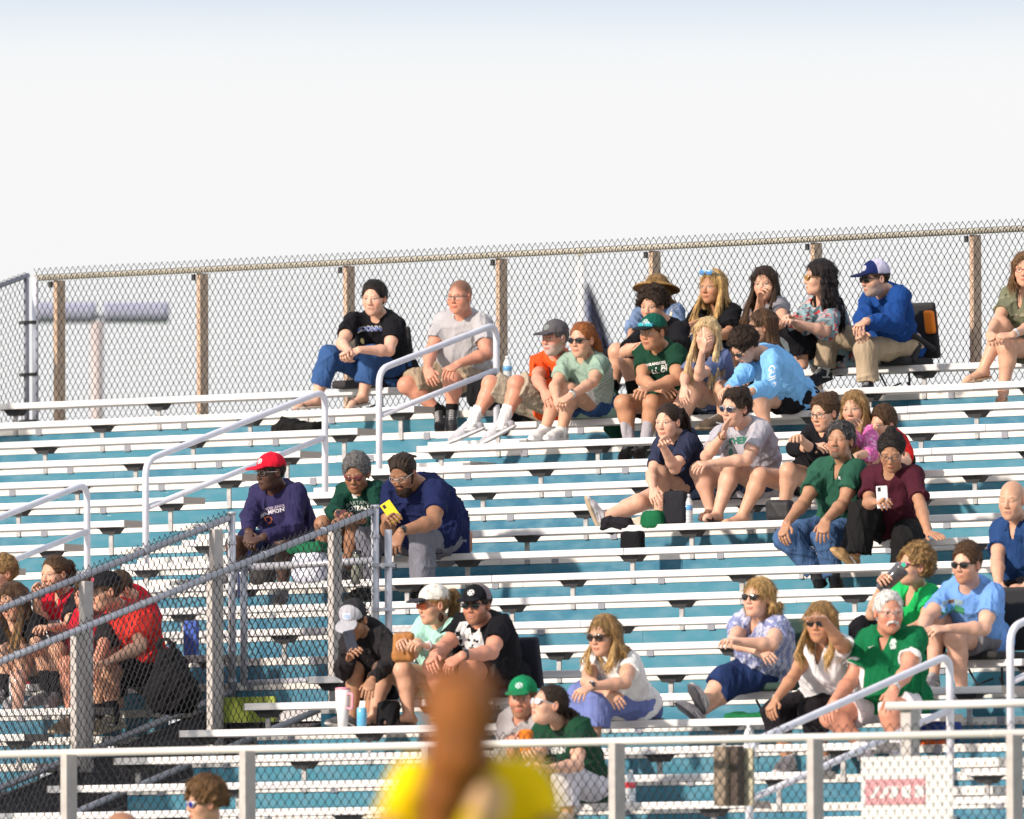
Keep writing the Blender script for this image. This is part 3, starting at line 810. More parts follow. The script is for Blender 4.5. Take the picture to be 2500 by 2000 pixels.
        # legs
        lw = (.7+.3*w)
        for Hp, K, A, To in ((s.Ha, s.Ka, s.Aa, s.Ta), (s.Hb, s.Kb, s.Ab, s.Tb)):
            f.cone(Hp, K, .092*sc*lw*(1.04 if fem else 1), .058*sc*lw, .03)
            f.ell(K+nrm(K-Hp)*.012, np.eye(3), (.052*sc*lw,)*3, .03)
            c = K+(A-K)*.30; bk = nrm(np.cross(np.cross(K-Hp, A-K), A-K))
            bk = bk if bk@(Hp-K) > 0 else -bk
            f.cone(K, c+bk*.012, .052*sc*lw, .056*sc*lw, .03); f.cone(c+bk*.012, A, .056*sc*lw, .034*sc, .03)
            if feet:
                d = nrm(To-A); heel = A-d*.035*sc-V3(0, .035, 0)*sc
                f.cone(A-V3(0, .01, 0), heel, .033*sc, .030*sc, .02)
                f.cone(A-V3(0, .012, 0), To, .034*sc, .020*sc, .02); f.cone(To-d*.01, To+d*.035*sc-V3(0, .004, 0), .026*sc, .016*sc, .02)
        # head
        hs = s.hs; R = s.HR; g = s.face
        def E_(c, r, k=.012, sub=False): f.ell(s.h(*c), R, np.array(r)*hs*np.array([s.hw, 1, 1]), k*hs, sub)
        E_((0, .030, -.014), (.074, .088, .095)); E_((0, -.033, .020), (.061, .086, .068), .025)
        jw = g.get('jaw', 1.0)
        E_((0, -.075, .030), (.050*jw, .040, .052), .02); E_((0, -.097, .060), (.022, .019, .020), .02)
        for q in (-1, 1):
            E_((q*.036, -.028, .052), (.027*jw, .030, .028), .02)
            f.cone(s.h(q*.026, .020, .074), s.h(q*.05, .016, .062), .010*hs, .008*hs, .012)
            E_((q*.031, .001, .094), (.017, .0095, .012), .010, True)
            E_((q*.0305, .000, .0695), (.0135, .0135, .0135), .003)
            E_((q*.0305, .0085, .0725), (.0155, .0048, .0125), .004)
            E_((q*.0765, -.006, -.006), (.009, .030, .018), .006); E_((q*.083, -.004, -.002), (.005, .018, .009), .004, True)
            E_((q*.0105, -.034, .092), (.0085, .0075, .010), .006)
        ns = g.get('nose', 1.0)
        f.cone(s.h(0, .012, .080), s.h(0, -.028, .099+.006*(ns-1)), .0078*hs, .0112*hs*ns, .010)
        E_((0, -.0610, .0835), (.0235, .0052, .0115), .005); E_((0, -.0700, .0825), (.0195, .0058, .0105), .005)
        E_((0, -.0655, .0975), (.021, .0013, .006), .002, True)
        for q in (-1, 1): f.cone(s.h(q*.020, -.030, .096), s.h(q*.034, -.060, .082), .0024*hs, .0018*hs, .007, sub=True)
        if g.get('open'): E_((0, -.0655, .094), (.016, .0045*g['open'], .012), .003, True)
        hc = np.array(HAIRC.get(s.hairc, (.05, .03, .02))) if hasattr(s, 'hairc') else np.array((.05, .03, .02))
        brc = np.array(HAIRC[g['brow']]) if 'brow' in g else hc*.8+.004
        def colfn(V):
            C = np.tile(s.skin, (len(V), 1)); q = (V-s.Hc)@R.T/hs; q[:, 0] /= s.hw
            x, y, z = q[:, 0], q[:, 1], q[:, 2]; ax = np.abs(x); fr = z > .04
            mott = smooth_noise3(V, s.seed, 26)
            C *= (1+.05*mott)[:, None]
            def blend(mask, c, a): 
                m = np.clip(mask, 0, 1)[:, None]*a; C[:] = C*(1-m)+np.array(c)*m
            sd = lambda v, e=.0022: 1/(1+np.exp(np.clip(-v/e, -30, 30)))
            red = s.skin*np.array([1.06, .72, .66])
            blend(np.exp(-((ax-.040)/.018)**2-((y+.030)/.018)**2)*fr, red, .55)
            blend(np.exp(-(x/.012)**2-((y+.030)/.012)**2)*fr, red, .5)
            blend(((ax > .07) & (np.abs(y) < .04) & (np.abs(z) < .03))*1., red, .5)
            lip = sd(.0235-ax, .003)*sd(.0088-np.abs(y+.0650), .0014)*fr
            blend(lip, np.array(s.lipc) if s.lipc is not None else s.skin*np.array([.92, .48, .48]), .75)
            blend(sd(.019-ax, .003)*sd(.0013-np.abs(y+.0655), .0007)*fr, s.skin*.22, .8)
            if g.get('open'): blend(sd(.015-ax, .002)*sd(.004*g['open']-np.abs(y+.0655), .001)*fr, (.5, .44, .40), .8)
            ex, ey = (ax-.0305)/.0145, (y-.0005)/.0058
            eye = sd(1-ex*ex-ey*ey, .12)*fr
            if not g.get('closed'):
                blend(eye, (.55, .50, .46), .85)
                blend(sd(1-((ax-.0305)/.0058)**2-((y-.0008)/.0058)**2, .12)*fr, (.03, .018, .012), .95)
                blend(sd(.016-np.abs(ax-.0305), .002)*sd(.0016-np.abs(y-.0068+8*(ax-.0305)**2), .0008)*fr, s.skin*.12, .85)
            else: blend(sd(.016-np.abs(ax-.0305), .002)*sd(.0014-np.abs(y+.003-8*(ax-.0305)**2), .0008)*fr, s.skin*.2, .8)
            blend(np.exp(-((ax-.0305)/.018)**2-((y+.012)/.006)**2)*fr, s.skin*.8, .3)
            by = .0215-4.5*(ax-.028)**2
            blend(sd(.021-np.abs(ax-.032), .003)*sd(.0036-np.abs(y-by), .0013)*fr, brc*.7+s.skin*.3, .70)
            if 'beard' in g:
                bc = np.array(HAIRC[g['beard']]) if isinstance(g['beard'], str) else np.array(g['beard']); a = g.get('bead', .8)
                zone = sd(-.040-y+.9*np.maximum(.05-z, 0)*.35, .006)*sd(z+.02, .01)*(1-.9*lip)*sd(y+.135, .004)
                stache = sd(.030-ax, .004)*sd(.0065-np.abs(y+.051), .002)*fr
                side = sd(.014-np.abs(z-.005), .006)*sd(.02-y, .006)*sd(y+.06, .006)*sd(ax-.05, .006)
                if g.get('goatee'): zone = zone*sd(.030-ax, .004)*fr; side = side*0
                if g.get('only_stache'): zone = zone*0; side = side*0
                blend(np.maximum(np.maximum(zone, stache), side)*(1+.2*mott), bc, a)
            if 'buzz' in g:
                bz = sd(y-.040-.30*(z-.05)*(z > .0)*1.0+.0, .006)*sd(.075-z+.0, .006)
                bz = np.maximum(bz, sd(-.012-z, .006)*sd(y+.045, .006)); bz = bz*sd(ax*0+(.062+.03-z), .004)
                blend(bz, np.array(HAIRC[g['buzz']]), g.get('buzza', .7))
            return C
        s.f_body = None
        s.body = s.emit('body', f, M_SKIN, colfn)
        if 'stache' in g:
            fm = Fld(s.h(0, -.05, .095)-.06, s.h(0, -.05, .095)+.06, .003)
            for q in (-1, 1):
                fm.cone(s.h(0, -.046, .098), s.h(q*.024, -.053, .089), .0085*hs, .0075*hs, .006); fm.cone(s.h(q*.024, -.053, .089), s.h(q*.031, -.072, .080), .0072*hs, .004*hs, .006)
            s.emit('moustache', fm, M_HAIR, lambda V: np.tile(HAIRC[g['stache']], (len(V), 1)))
        if 'fullbeard' in g:
            c_ = np.array(HAIRC[g['fullbeard']]); L_ = g.get('blen', .03)
            fm = Fld(s.h(0, -.08, .05)-.13, s.h(0, -.08, .05)+.13, .0036)
            nz = fold_noise(s.seed+9, .005, 5)
            fm.ell(s.h(0, -.088-L_*.3, .048), R, np.array((.052, .038+L_*.5, .044))*hs, .01, nz=nz)
            for q in (-1, 1): fm.cone(s.h(q*.055, -.05, .028), s.h(q*.066, -.005, .008), .014*hs, .009*hs, .012, nz=nz)
            fm.cone(s.h(-.024, -.052, .086), s.h(.024, -.052, .086), .0065*hs, .0065*hs, .004)
            fm.ell(s.h(0, -.062, .112), R, np.array((.025, .013, .024))*hs, .004, sub=True)
            fm.ell(s.h(0, -.01, .075), R, np.array((.055, .040, .06))*hs, .01, sub=True)
            s.emit('beard', fm, M_HAIR, lambda V: c_*(1+.25*smooth_noise3(V, 5, 160))[:, None])
        return s
    # ---- clothes
    def shirt(s, col, sleeve=.55, neck='crew', hem=-.035, amp=.022, colfn=None, cuffw=.012, name='shirt', infl=.0085, bag=0.0, collar=False, sleeve_a=None, m=None, puff=0):
        sc, w = s.sc, s.w; fem = s.sex == 'f'
        pts = [s.hip, s.N+s.up*.08, s.Sa, s.Sb, s.Ea, s.Eb]+([s.Wa, s.Wb] if sleeve > 1 else [])
        lo, hi = s.bounds(pts, .20); f = Fld(lo, hi, .0062)
        T = s.T; q_ = infl+bag
        for i, (c, r) in enumerate(s.tr):
            r = np.array(r)+q_; r[1] = s.tr[i][1][1]+.015
            if i == 0: r = r*np.array([1.02, 1.0, 1.04])+V3(.014, 0, .014)
            if i == 1: r = r+V3(bag*.6, 0, bag*.6+.004)
            f.ell(c, T, r, .08)
        for S in (s.Sa, s.Sb): f.cone(s.N-s.up*.068*sc, S-s.up*.004, .054*sc+infl, .052*sc+infl, .045)
        if fem:
            for q in (-1, 1): f.ell(s.ch+s.lat*q*.066*sc+s.fw*.085*sc-s.up*.02, T, np.array((.062, .064, .055))*sc+infl*.8, .05)
        aw = (.75+.25*w)*(.88 if fem else 1.0)
        for sd_, S, E, W_ in (('a', s.Sa, s.Ea, s.Wa), ('b', s.Sb, s.Eb, s.Wb)):
            sl = sleeve_a if (sleeve_a is not None and sd_ == 'a') else sleeve
            if sl <= 0: continue
            d = nrm(E-S)
            if sl <= 1:
                e = S+(E-S)*sl; ra = .053*sc*aw*(.8+.2*w)+infl; rb = (.050-.008*sl)*sc*aw+infl+cuffw
                f.cone(S, e+d*.05, ra+puff, rb, .04, cuts=[(e, d)])
            else:
                f.cone(S, E, .056*sc*aw+infl, .046*sc*aw+infl, .04)
                e = E+(W_-E)*(sl-1); f.cone(E, e+nrm(W_-E)*.04, .046*sc*aw+infl, .030*sc+infl*.7, .03, cuts=[(e, nrm(W_-E))])
        f.add_noise(fold_noise(s.seed, amp))
        # openings
        nd = nrm(s.neck_top-s.N)
        nr = dict(crew=.052, mock=.040, wide=.068, v=.052, polo=.050, scoop=.060, hood=.052, tank=.06)[neck]*sc*(.75+.25*w)*(.92 if fem else 1)
        if neck == 'mock': f.cone(s.N-s.up*.01, s.N+nd*.075, .056*sc, .050*sc, .02, cuts=[(s.N+nd*.05, nd)])
        f.cone(s.N+nd*.020, s.N+nd*.30, nr+.004, nr+.07, .004, sub=True) if neck != 'mock' else f.cone(s.N+nd*.065, s.N+nd*.25, .056*sc, .07, .002, sub=True)
        fb = s.N+s.fw*.075*sc
        if neck in ('v', 'polo'):
            dep = .12 if neck == 'v' else .085
            f.cone(fb+s.up*.02-s.fw*.0, fb-s.up*dep*sc+s.fw*.045, .036*sc, .008, .004, sub=True)
            f.cone(fb+s.up*.02+s.fw*.04, fb-s.up*dep*sc+s.fw*.085, .036*sc, .008, .004, sub=True)
        if neck in ('scoop', 'wide', 'crew', 'tank'): f.ell(s.N+nd*.012+s.fw*.045*sc-s.up*(0 if neck == 'crew' else .02)*sc, T, np.array((.048 if neck == 'crew' else .062, .026 if neck == 'crew' else .05, .05))*sc, .006, sub=True)
        if neck == 'tank':
            pass
        f.plane_cut(s.hip+s.up*hem, -s.up); f.plane_cut(V3(0, -.080*sc, 0), V3(0, -1, 0))
        c0 = np.array(col, float)
        def cf(V):
            C = np.tile(c0, (len(V), 1))
            return C if colfn is None else colfn(s, V, C)
        s.shirt_o = s.emit(name, f, m or M_CLOTH, cf)
        if collar or neck == 'polo':
            fc = Fld(s.N-.13, s.N+.13, .004)
            cc = s.N+nd*.022
            R_ = np.array([s.lat, nrm(np.cross(nd, s.lat)), nd])
            for h_ in (0, .010, .02): fc.torus(cc+nd*h_-s.up*.0, R_, (.066-.25*h_)*sc, (.066-.25*h_)*sc, .006, .006)
            for q in (-1, 1): fc.cone(cc+s.lat*q*.04+s.fw*.052+nd*.008, cc+s.lat*q*.050*sc+s.fw*.088-s.up*.045, .012, .009, .01, flat=(s.fw, .5))
            fc.cone(cc+s.fw*.08+nd*.03, cc+s.fw*.09-s.up*.06, .020, .010, .003, sub=True)
            s.emit('collar', fc, M_CLOTH, cf)
        return s
    def legs(s, col, length=.62, flare=.018, name='shorts', amp=.017, colfn=None, infl=.010, ankle=0, m=None):
        """length <=1 along thigh; 1..2 continues along the shin"""
        sc, w = s.sc, s.w; lw = (.7+.3*w); fem = s.sex == 'f'
        pts = [s.hip, s.Ka, s.Kb]+([s.Aa, s.Ab] if length > 1 else [])
        lo, hi = s.bounds(pts, .20); f = Fld(lo, hi, .0065)
        wc = [(s.hip+s.up*.055*sc, s.up)]; r = np.array(s.tr[0][1])+infl*.3; f.ell(s.hip, s.T, r, .05, cuts=wc)
        for Hp, K, A in ((s.Ha, s.Ka, s.Aa), (s.Hb, s.Kb, s.Ab)):
            r0 = .092*sc*lw*(1.04 if fem else 1)+infl; rk = .058*sc*lw+infl
            if length <= 1:
                e = Hp+(K-Hp)*length; d = nrm(K-Hp)
                f.cone(Hp, e+d*.06, r0, r0+(rk-r0)*length+flare, .04, cuts=[(e, d)])
            else:
                f.cone(Hp, K, r0, rk+flare*.3, .04); t = length-1; e = K+(A-K)*t; d = nrm(A-K)
                f.cone(K, e+d*.05, rk+flare*.3, (.058+(.040-.058)*t)*sc*lw+infl+flare, .035, cuts=[(e, d)])
        f.add_noise(fold_noise(s.seed+5, amp))
        c0 = np.array(col, float)
        def cf(V):
            C = np.tile(c0, (len(V), 1))
            return C if colfn is None else colfn(s, V, C)
        s.legs_o = s.emit(name, f, m or M_CLOTH, cf); return s
    def socks(s, col, h=.09, which='ab'):
        for sd_, K, A in (('a', s.Ka, s.Aa), ('b', s.Kb, s.Ab)):
            if sd_ not in which: continue
            d = nrm(K-A); f = Fld(*s.bounds([A, A+d*h], .07), .0045)
            f.cone(A-d*.03, A+d*(h+.02), .041*s.sc, .047*s.sc, .01, cuts=[(A+d*h, d)], nz=fold_noise(s.seed+2, .003, 2))
            s.emit('sock', f, M_CLOTH, lambda V: np.tile(np.array(col, float), (len(V), 1)))
        return s
    def shoes(s, up=(.5, .5, .5), sole=(.7, .7, .7), kind='sneaker', which='ab', tip=None):
        sc = s.sc*(.88 if s.sex == 'f' else .97)
        for sd_, K, A, To in (('a', s.Ka, s.Aa, s.Ta), ('b', s.Kb, s.Ab, s.Tb)):
            if sd_ not in which: continue
            d = nrm(To+V3(0, .05, 0)*sc-A); upv = nrm(nrm(K-A)*.4+V3(0, .6, 0)) if To[1] < A[1] else nrm(K-A); upv = nrm(upv-d*(upv@d)); l = np.cross(d, upv)
            bot = min((A-upv*.068*sc)@upv, (To-upv*.03*sc)@upv)
            A0 = A-d*.042*sc; off = lambda p, h_: p+upv*(h_-(p@upv)+bot)
            heel, toe, ball = off(A0, 0), off(A+d*.205*sc, 0), off(A+d*.13*sc, 0)
            f = Fld(*s.bounds([heel, toe, A], .08), .0042)
            R_ = np.array([l, upv, d])
            if kind in ('sneaker', 'boot', 'sock'):
                f.cone(heel+upv*.038*sc, ball+upv*.034*sc, .034*sc, .040*sc, .02, flat=(upv, .9)); f.cone(ball+upv*.033*sc, toe-d*.02+upv*.028*sc, .040*sc, .032*sc, .02, flat=(upv, .75))
                f.cone(A+upv*(.02 if kind != 'boot' else .08)*sc, heel+d*.03*sc+upv*.05*sc, .043*sc, .036*sc, .03, cuts=[(A+upv*(.012 if kind != 'boot' else .075)*sc, upv)])
                f.cone(A+d*.03*sc, ball+upv*.045*sc, .036*sc, .030*sc, .02)
                f.add_noise(fold_noise(s.seed+3, .002, 3))
            if kind == 'sandal':
                f.cone(ball+l*.04*sc+upv*.03*sc, ball+d*.0+upv*.062*sc, .010*sc, .010*sc, .006, flat=(upv, .6)); f.cone(ball-l*.04*sc+upv*.03*sc, ball+upv*.062*sc, .010*sc, .010*sc, .006, flat=(upv, .6))
            # sole
            f.cone(heel+upv*.012*sc, ball+upv*.012*sc, .038*sc, .046*sc, .01, flat=(upv, .34)); f.cone(ball+upv*.012*sc, toe-d*.02+upv*.016*sc, .046*sc, .037*sc, .01, flat=(upv, .34))
            f.plane_cut(heel, -upv)
            u_, so_c = np.array(up, float), np.array(sole, float); lev = heel@upv+.024*sc
            def cf(V):
                t = 1/(1+np.exp(np.clip(-((V@upv)-lev)/.0015, -30, 30)))
                C = so_c*(1-t[:, None])+u_*t[:, None]
                if kind == 'sneaker':
                    a_ = (V-A)@d/sc; h_ = (V@upv-heel@upv)/sc
                    pn = (h_ > .028) & (h_ < .062) & (a_ > -.03) & (a_ < .075); C[pn] *= .55; sw = (np.abs(h_-.042-.25*(a_-.02)) < .005) & (a_ > -.01) & (a_ < .07); C[sw] = (.7, .7, .7); tp = (a_ > .15) & (h_ > .028); C[tp] *= .8
                    lc = ((np.abs((V-A)@l) < .018*sc) & (a_ > .03) & (a_ < .11) & (h_ > .05) & (np.sin(a_*420) > .2)); C[lc] = C[lc]*.4+np.array((.7, .7, .7))*.6
                return C
            s.emit('shoe' if kind != 'sandal' else 'sandal', f, M_RUB, cf)
        return s
    # ---- hair
    def hair(s, style, c, length=.28, front=0.0, vol=1.0, **kw):
        hs = s.hs; R = s.HR; c0 = np.array(HAIRC[c] if isinstance(c, str) else c); dn = V3(0, -1, 0)
        lo, hi = s.bounds([s.Hc-.16, s.Hc+.16], .02)
        if style in ('long', 'pony', 'wavy', 'bob'):
            lo = lo-V3(.12, length+.02, .12); hi = hi+V3(.12, 0, .12)
        f = Fld(lo, hi, .0042 if style not in ('short', 'buzz') else .0036)
        nz = fold_noise(s.seed+7, dict(curly=.026, short=.009, afro=.016).get(style, .008)*vol, dict(curly=3.0, afro=5).get(style, 3.2))
        tight = style in ('pony', 'bun', 'short', 'cap', 'braids')
        g = .0045 if tight else .008
        g = g*vol if style != 'cap' else .003
        if style in ('curly',): g = .016*vol
        if style == 'afro': g = .02*vol
        top = kw.get('top', 0)
        f.ell(s.h(0, .032+top*.3, -.016), R, (np.array((.074*s.hw, .088+top*.5, .095))+g)*hs, .01, nz=nz)
        # keep the face and neck free
        hl = kw.get('hairline', 0)
        f.ell(s.h(0, -.040+hl, .098), R, np.array((.080, .116, .074))*hs, .012, sub=True)
        f.plane_cut(s.h(0, kw.get('nape', -.058), 0), -nrm(R[1]*1.0+R[2]*-.0))
        for q in (-1, 1): f.ell(s.h(q*.08, -.045, .035), R, np.array((.05, .052, .046))*hs, .01, sub=True)
        if tight or style in ('curly', 'afro'):
            for q in (-1, 1): f.ell(s.h(q*.088, -.012, -.002), R, np.array((.022, .030, .024))*hs, .004, sub=True)
        rs = np.random.RandomState(s.seed+1)
        if style in ('long', 'wavy', 'bob'):
            n = 150 if style != 'bob' else 100
            for i in range(n):
                ph = (rs.rand()*2-1)*math.radians(min(kw.get('spread', 158), 160)*.74)
                # ph: 0 is the back of the head, +-180 the face
                x_, z_ = math.sin(ph), -math.cos(ph)
                if z_ > .35 and not front and style != 'bob': pass
                jit = rs.normal(size=3)*.0055; dp = .012*rs.rand()
                p0 = s.h(x_*.045, .105, -.01+z_*.04); p1 = s.h(x_*(.077+.009*vol-dp), .048+.012*rs.rand(), z_*(.096+.006*vol-dp)-.010); p2 = s.h(x_*(.080+.012*vol-dp), -.030, z_*(.092+.006*vol-dp)-.014)
                Ls = length*(.82+.25*rs.rand())
                drift = s.HR[0]*x_*.012+s.HR[2]*(z_*.01)
                if z_ > .0 and front: drift = drift+s.fw*.03
                p3 = p2+dn*Ls*.38+drift+jit; p4 = p2+dn*Ls*.72+drift*1.5+jit*2; p5 = p2+dn*Ls+drift*1.2-s.HR[0]*x_*.02+jit*2.5
                if z_ > .0:           # rest on the chest or shoulder, never inside the body
                    p3 = p3+s.fw*.02*front; p4 = p4+s.fw*.045*front; p5 = p5+s.fw*.050*front
                else:
                    p4 = p4-s.fw*.03; p5 = p5-s.fw*.04
                rr = .0095*hs*(.75+.5*rs.rand())
                P_ = [p0, p1, p2, p3, p4, p5]
                if style == 'wavy':
                    Q = []
                    for a_, b_ in zip(P_[:-1], P_[1:]):
                        for t in (0, .5): Q.append(a_+(b_-a_)*t)
                    Q.append(P_[-1]); w_ = rs.normal(size=3); P_ = [q+np.cross(w_, dn)*.010*math.sin(k*1.9+rs.rand()*.6)*(k > 2) for k, q in enumerate(Q)]
                rad = np.linspace(rr, rr*.55, len(P_))
                for a_, b_, r1, r2 in zip(P_[:-1], P_[1:], rad[:-1], rad[1:]): f.cone(a_, b_, r1, r2, .008)
            f.ell(s.h(0, -.052+hl, .112), R, np.array((.058, .098, .080))*hs, .008, sub=True)
        if style == 'pony':
            b = s.h(0, kw.get('py', .045), -.108); out = -s.HR[2]*.04+s.HR[1]*.01
            tl = nrm(dn+kw.get('swing', 0)*s.HR[0]-.15*s.HR[2])
            for i in range(16):
                j_ = rs.normal(size=3)*.009; P_ = [b, b+out+j_, b+out*1.5+tl*length*.3+j_*1.6, b+out*1.3+tl*length*.65+j_*2.0, b+out+tl*length*(.85+.2*rs.rand())+j_*1.8]
                rad = (.011, .013, .012, .010, .006)
                for a_, b_, r1, r2 in zip(P_[:-1], P_[1:], rad[:-1], rad[1:]): f.cone(a_, b_, r1*hs, r2*hs, .006)
        if style == 'bun':
            f.ell(s.h(0, kw.get('by', .09), kw.get('bz', -.085)), R, np.array((.038, .036, .036))*hs*kw.get('bs', 1), .01, nz=fold_noise(s.seed, .008, 3))
        if style == 'braids':
            for i in range(-3, 4):
                P_ = [s.h(i*.018, .085-abs(i)*.006, .072-abs(i)*.010), s.h(i*.022, .122-abs(i)*.008, .02), s.h(i*.022, .112-abs(i)*.008, -.06), s.h(i*.016, .05, -.118)]
                for a_, b_ in zip(P_[:-1], P_[1:]): f.cone(a_, b_, .0085*hs, .0085*hs, .002)
        tipc = kw.get('tip')
        def cf(V):
            q = (V-s.Hc)@R.T; ang = np.arctan2(q[:, 0], q[:, 2]); 
            st = np.sin(ang*26+3*smooth_noise3(V, 3, 30))*.5+smooth_noise3(V*np.array([1, .2, 1]), 4, 190)*.8
            C = c0*(1+.28*st)[:, None]
            if tipc is not None:
                t = np.clip((-(V[:, 1]-s.Hc[1])-.02)/max(length, .1), 0, 1)[:, None]; C = C*(1-t)+np.array(HAIRC[tipc])*(1+.3*st)[:, None]*t
            return np.clip(C, .002, 1)
        V, F = f.mesh()
        if len(V) == 0: return s
        C = cf(V); rs = np.random.RandomState(s.seed+50)
        nb = kw.get('blades', dict(short=1500, long=2600, wavy=2600, bob=2200, curly=2600, afro=2600, pony=1600, bun=1500, braids=250).get(style, 1200))
        fn_ = np.zeros_like(V); p4 = V[F]; nf = np.cross(p4[:, 2]-p4[:, 0], p4[:, 3]-p4[:, 1])
        for k_ in range(4): np.add.at(fn_, F[:, k_], nf)
        fn_ /= np.linalg.norm(fn_, axis=1)[:, None]+1e-9
        ix = rs.randint(0, len(V), nb); P0 = V[ix]; N0 = fn_[ix]
        crown = s.h(0, .10, -.02); low = P0[:, 1] < s.Hc[1]-.02
        fl = P0-crown if style in ('short', 'bun', 'pony', 'bob', 'long', 'wavy') else rs.normal(size=P0.shape)
        if style in ('pony', 'bun'): 
            tgt = s.h(0, kw.get('py', kw.get('by', .05)), -.10); fl = np.where((np.linalg.norm(P0-s.Hc, axis=1) < .125)[:, None], tgt-P0, V3(0, -1, 0))
        elif style in ('long', 'wavy', 'bob'): fl = np.where(low[:, None], V3(0, -1, 0), fl)
        fl = fl/(np.linalg.norm(fl, axis=1)[:, None]+1e-9)+rs.normal(size=P0.shape)*(.7 if style in ('curly', 'afro') else .10 if style in ('long', 'wavy', 'bob') else .25)
        fl = fl-N0*(fl*N0).sum(1)[:, None]; fl /= np.linalg.norm(fl, axis=1)[:, None]+1e-9
        bl = dict(short=.020, curly=.020, afro=.012, bun=.040, pony=.045, braids=.015).get(style, .055)
        Ln = bl*(.6+.8*rs.rand(nb))[:, None]*hs; lift = dict(curly=.5, afro=.8, short=.25, braids=.1, long=.04, wavy=.05, bob=.05).get(style, .07)
        W_ = np.cross(fl, N0)*(.0011+.0010*rs.rand(nb))[:, None]
        q0 = P0-N0*.002; q1 = P0+fl*Ln*.5+N0*Ln*lift*.30; q2 = P0+fl*Ln*(1-.3*lift)+N0*(Ln*lift*.55-.0015)
        if style in ('long', 'wavy', 'bob'): q2 = q2+V3(0, -1, 0)*.008
        B = np.stack([q0-W_, q0+W_, q1-W_*.8, q1+W_*.8, q2], 1).reshape(-1, 3)
        k0 = len(V)+5*np.arange(nb)
        Fb = np.concatenate([np.stack([k0, k0+1, k0+3, k0+2], 1), np.stack([k0+2, k0+3, k0+4, k0+4], 1)])
        Cb = np.repeat(C[ix]*(.6+.9*rs.rand(nb))[:, None], 5, axis=0)
        if c in ('saltpep', 'grey'): wv = np.repeat(rs.rand(nb) < .30, 5); Cb[wv] = (.34, .33, .32)
        Fl = [tuple(q) for q in F.tolist()]+[tuple(q) for q in Fb[:nb].tolist()]+[tuple(q[:3]) for q in Fb[nb:].tolist()]
        V = np.concatenate([V, B]); C = np.clip(np.concatenate([C, Cb]), .002, 1)
        Wd = s.O+V[:, :1]*RT+V[:, 1:2]*UP-V[:, 2:3]*FW
        mesh_obj('hair', Wd, Fl, M_HAIR, s.t, True, s.O, C); return s
    # ---- headwear, eyewear
    def cap(s, crown, brim=None, back=None, logo=None, up=0.0, patch=None):
        hs = s.hs; R = s.HR; f = Fld(s.Hc-.2, s.Hc+.24, .0038)
        f.ell(s.h(0, .046, -.012), R, np.array((.083*s.hw, .086, .104))*hs, .004); f.plane_cut(s.h(0, .034+up, 0), -nrm(R[1]-R[2]*.10))
        Rb = np.array([R[0], nrm(R[1]+R[2]*.16), nrm(R[2]-R[1]*.16)])
        f.ell(s.h(0, .038+up, .122), Rb, np.array((.070, .0072, .066))*hs, .004)
        for q in (-1, 1): f.ell(s.h(q*.040, .034+up, .116), Rb, np.array((.030, .0066, .052))*hs, .004)
        f.ell(s.h(0, .133, -.012), R, (.007, .004, .007), .002)
        f.ell(s.h(0, .0, -.012), R, np.array((.0785*s.hw, .122, .098))*hs, .002, sub=True)
        cc, bc, kc = np.array(crown, float), np.array(brim if brim is not None else crown, float), np.array(back if back is not None else crown, float)
        def cf(V):
            q = (V-s.Hc)@R.T/hs; C = np.tile(cc, (len(V), 1)); C[(q[:, 2] < .022)] = kc
            br = (q[:, 2] > .088) & (q[:, 1] < .052+up); C[br] = bc
            seam = (np.abs(q[:, 0]) < .0012) & ~br; C[seam] *= .75
            if logo is not None:
                m_ = ((q[:, 0]/.023)**2+((q[:, 1]-.078)/.018)**2 < 1) & (q[:, 2] > .05); st = np.sin(q[:, 0]*330)*np.cos(q[:, 1]*260) > -.25
                C[m_ & st] = logo
            if patch is not None:
                m_ = (np.abs(q[:, 0]) < .028) & (np.abs(q[:, 1]-.080) < .017) & (q[:, 2] > .05); C[m_] = patch[0]
                m2 = (np.abs(q[:, 0]) < .020) & (np.abs(q[:, 1]-.080) < .009) & (q[:, 2] > .05) & (np.sin(q[:, 0]*500)*np.cos(q[:, 1]*300) > .0); C[m2] = patch[1]
            return C
        s.emit('cap', f, M_CLOTH, cf); return s
    def glasses(s, lens=(.01, .01, .012), frame=(.012, .012, .014), kind='sun', up=0.0, size=1.0, y=0.0):
        hs = s.hs; R = s.HR
        c = s.h(0, .002+up+y, .07); f = Fld(c-.14, c+.14, .0030)
        zz = .096 if up == 0 else .09
        for q in (-1, 1):
            cc = s.h(q*.032, .000+up+y, zz-.003)
            R2 = np.array([nrm(R[0]-q*.22*R[2]), R[1], nrm(R[2]+q*.22*R[0])])
            if kind == 'sun': f.ell(cc, R2, np.array((.027*size, .0205*size, .0055))*hs, .003)
            else: f.torus(cc, R2, .0235*size*hs, .018*size*hs, .0022*hs, .002)
            f.cone(s.h(q*.060, .007+up+y, zz-.018), s.h(q*.079, .004+up*.7+y, -.005), .0030*hs, .0028*hs, .003)
            if kind == 'sun': f.cone(s.h(q*.012, .011+up+y, zz+.003), s.h(q*.060, .012+up+y, zz-.016), .0042*hs, .0042*hs, .003)
        f.cone(s.h(-.010, .006+up+y, zz+.003), s.h(.010, .006+up+y, zz+.003), .0030*hs, .0030*hs, .003)
        l_, fr = np.array(lens, float), np.array(frame, float)
        def cf(V):
            q = (V-s.Hc)@R.T/hs; ins = ((np.abs(np.abs(q[:, 0])-.032)/(.0245*size))**2+((q[:, 1]-up-y+.001)/(.0185*size))**2 < .85) & (q[:, 2] > .06)
            C = np.tile(fr, (len(V), 1))
            if kind == 'sun': C[ins] = l_
            return C
        s.emit('sunglasses' if kind == 'sun' else 'glasses', f, M_GLOSS, cf); return s
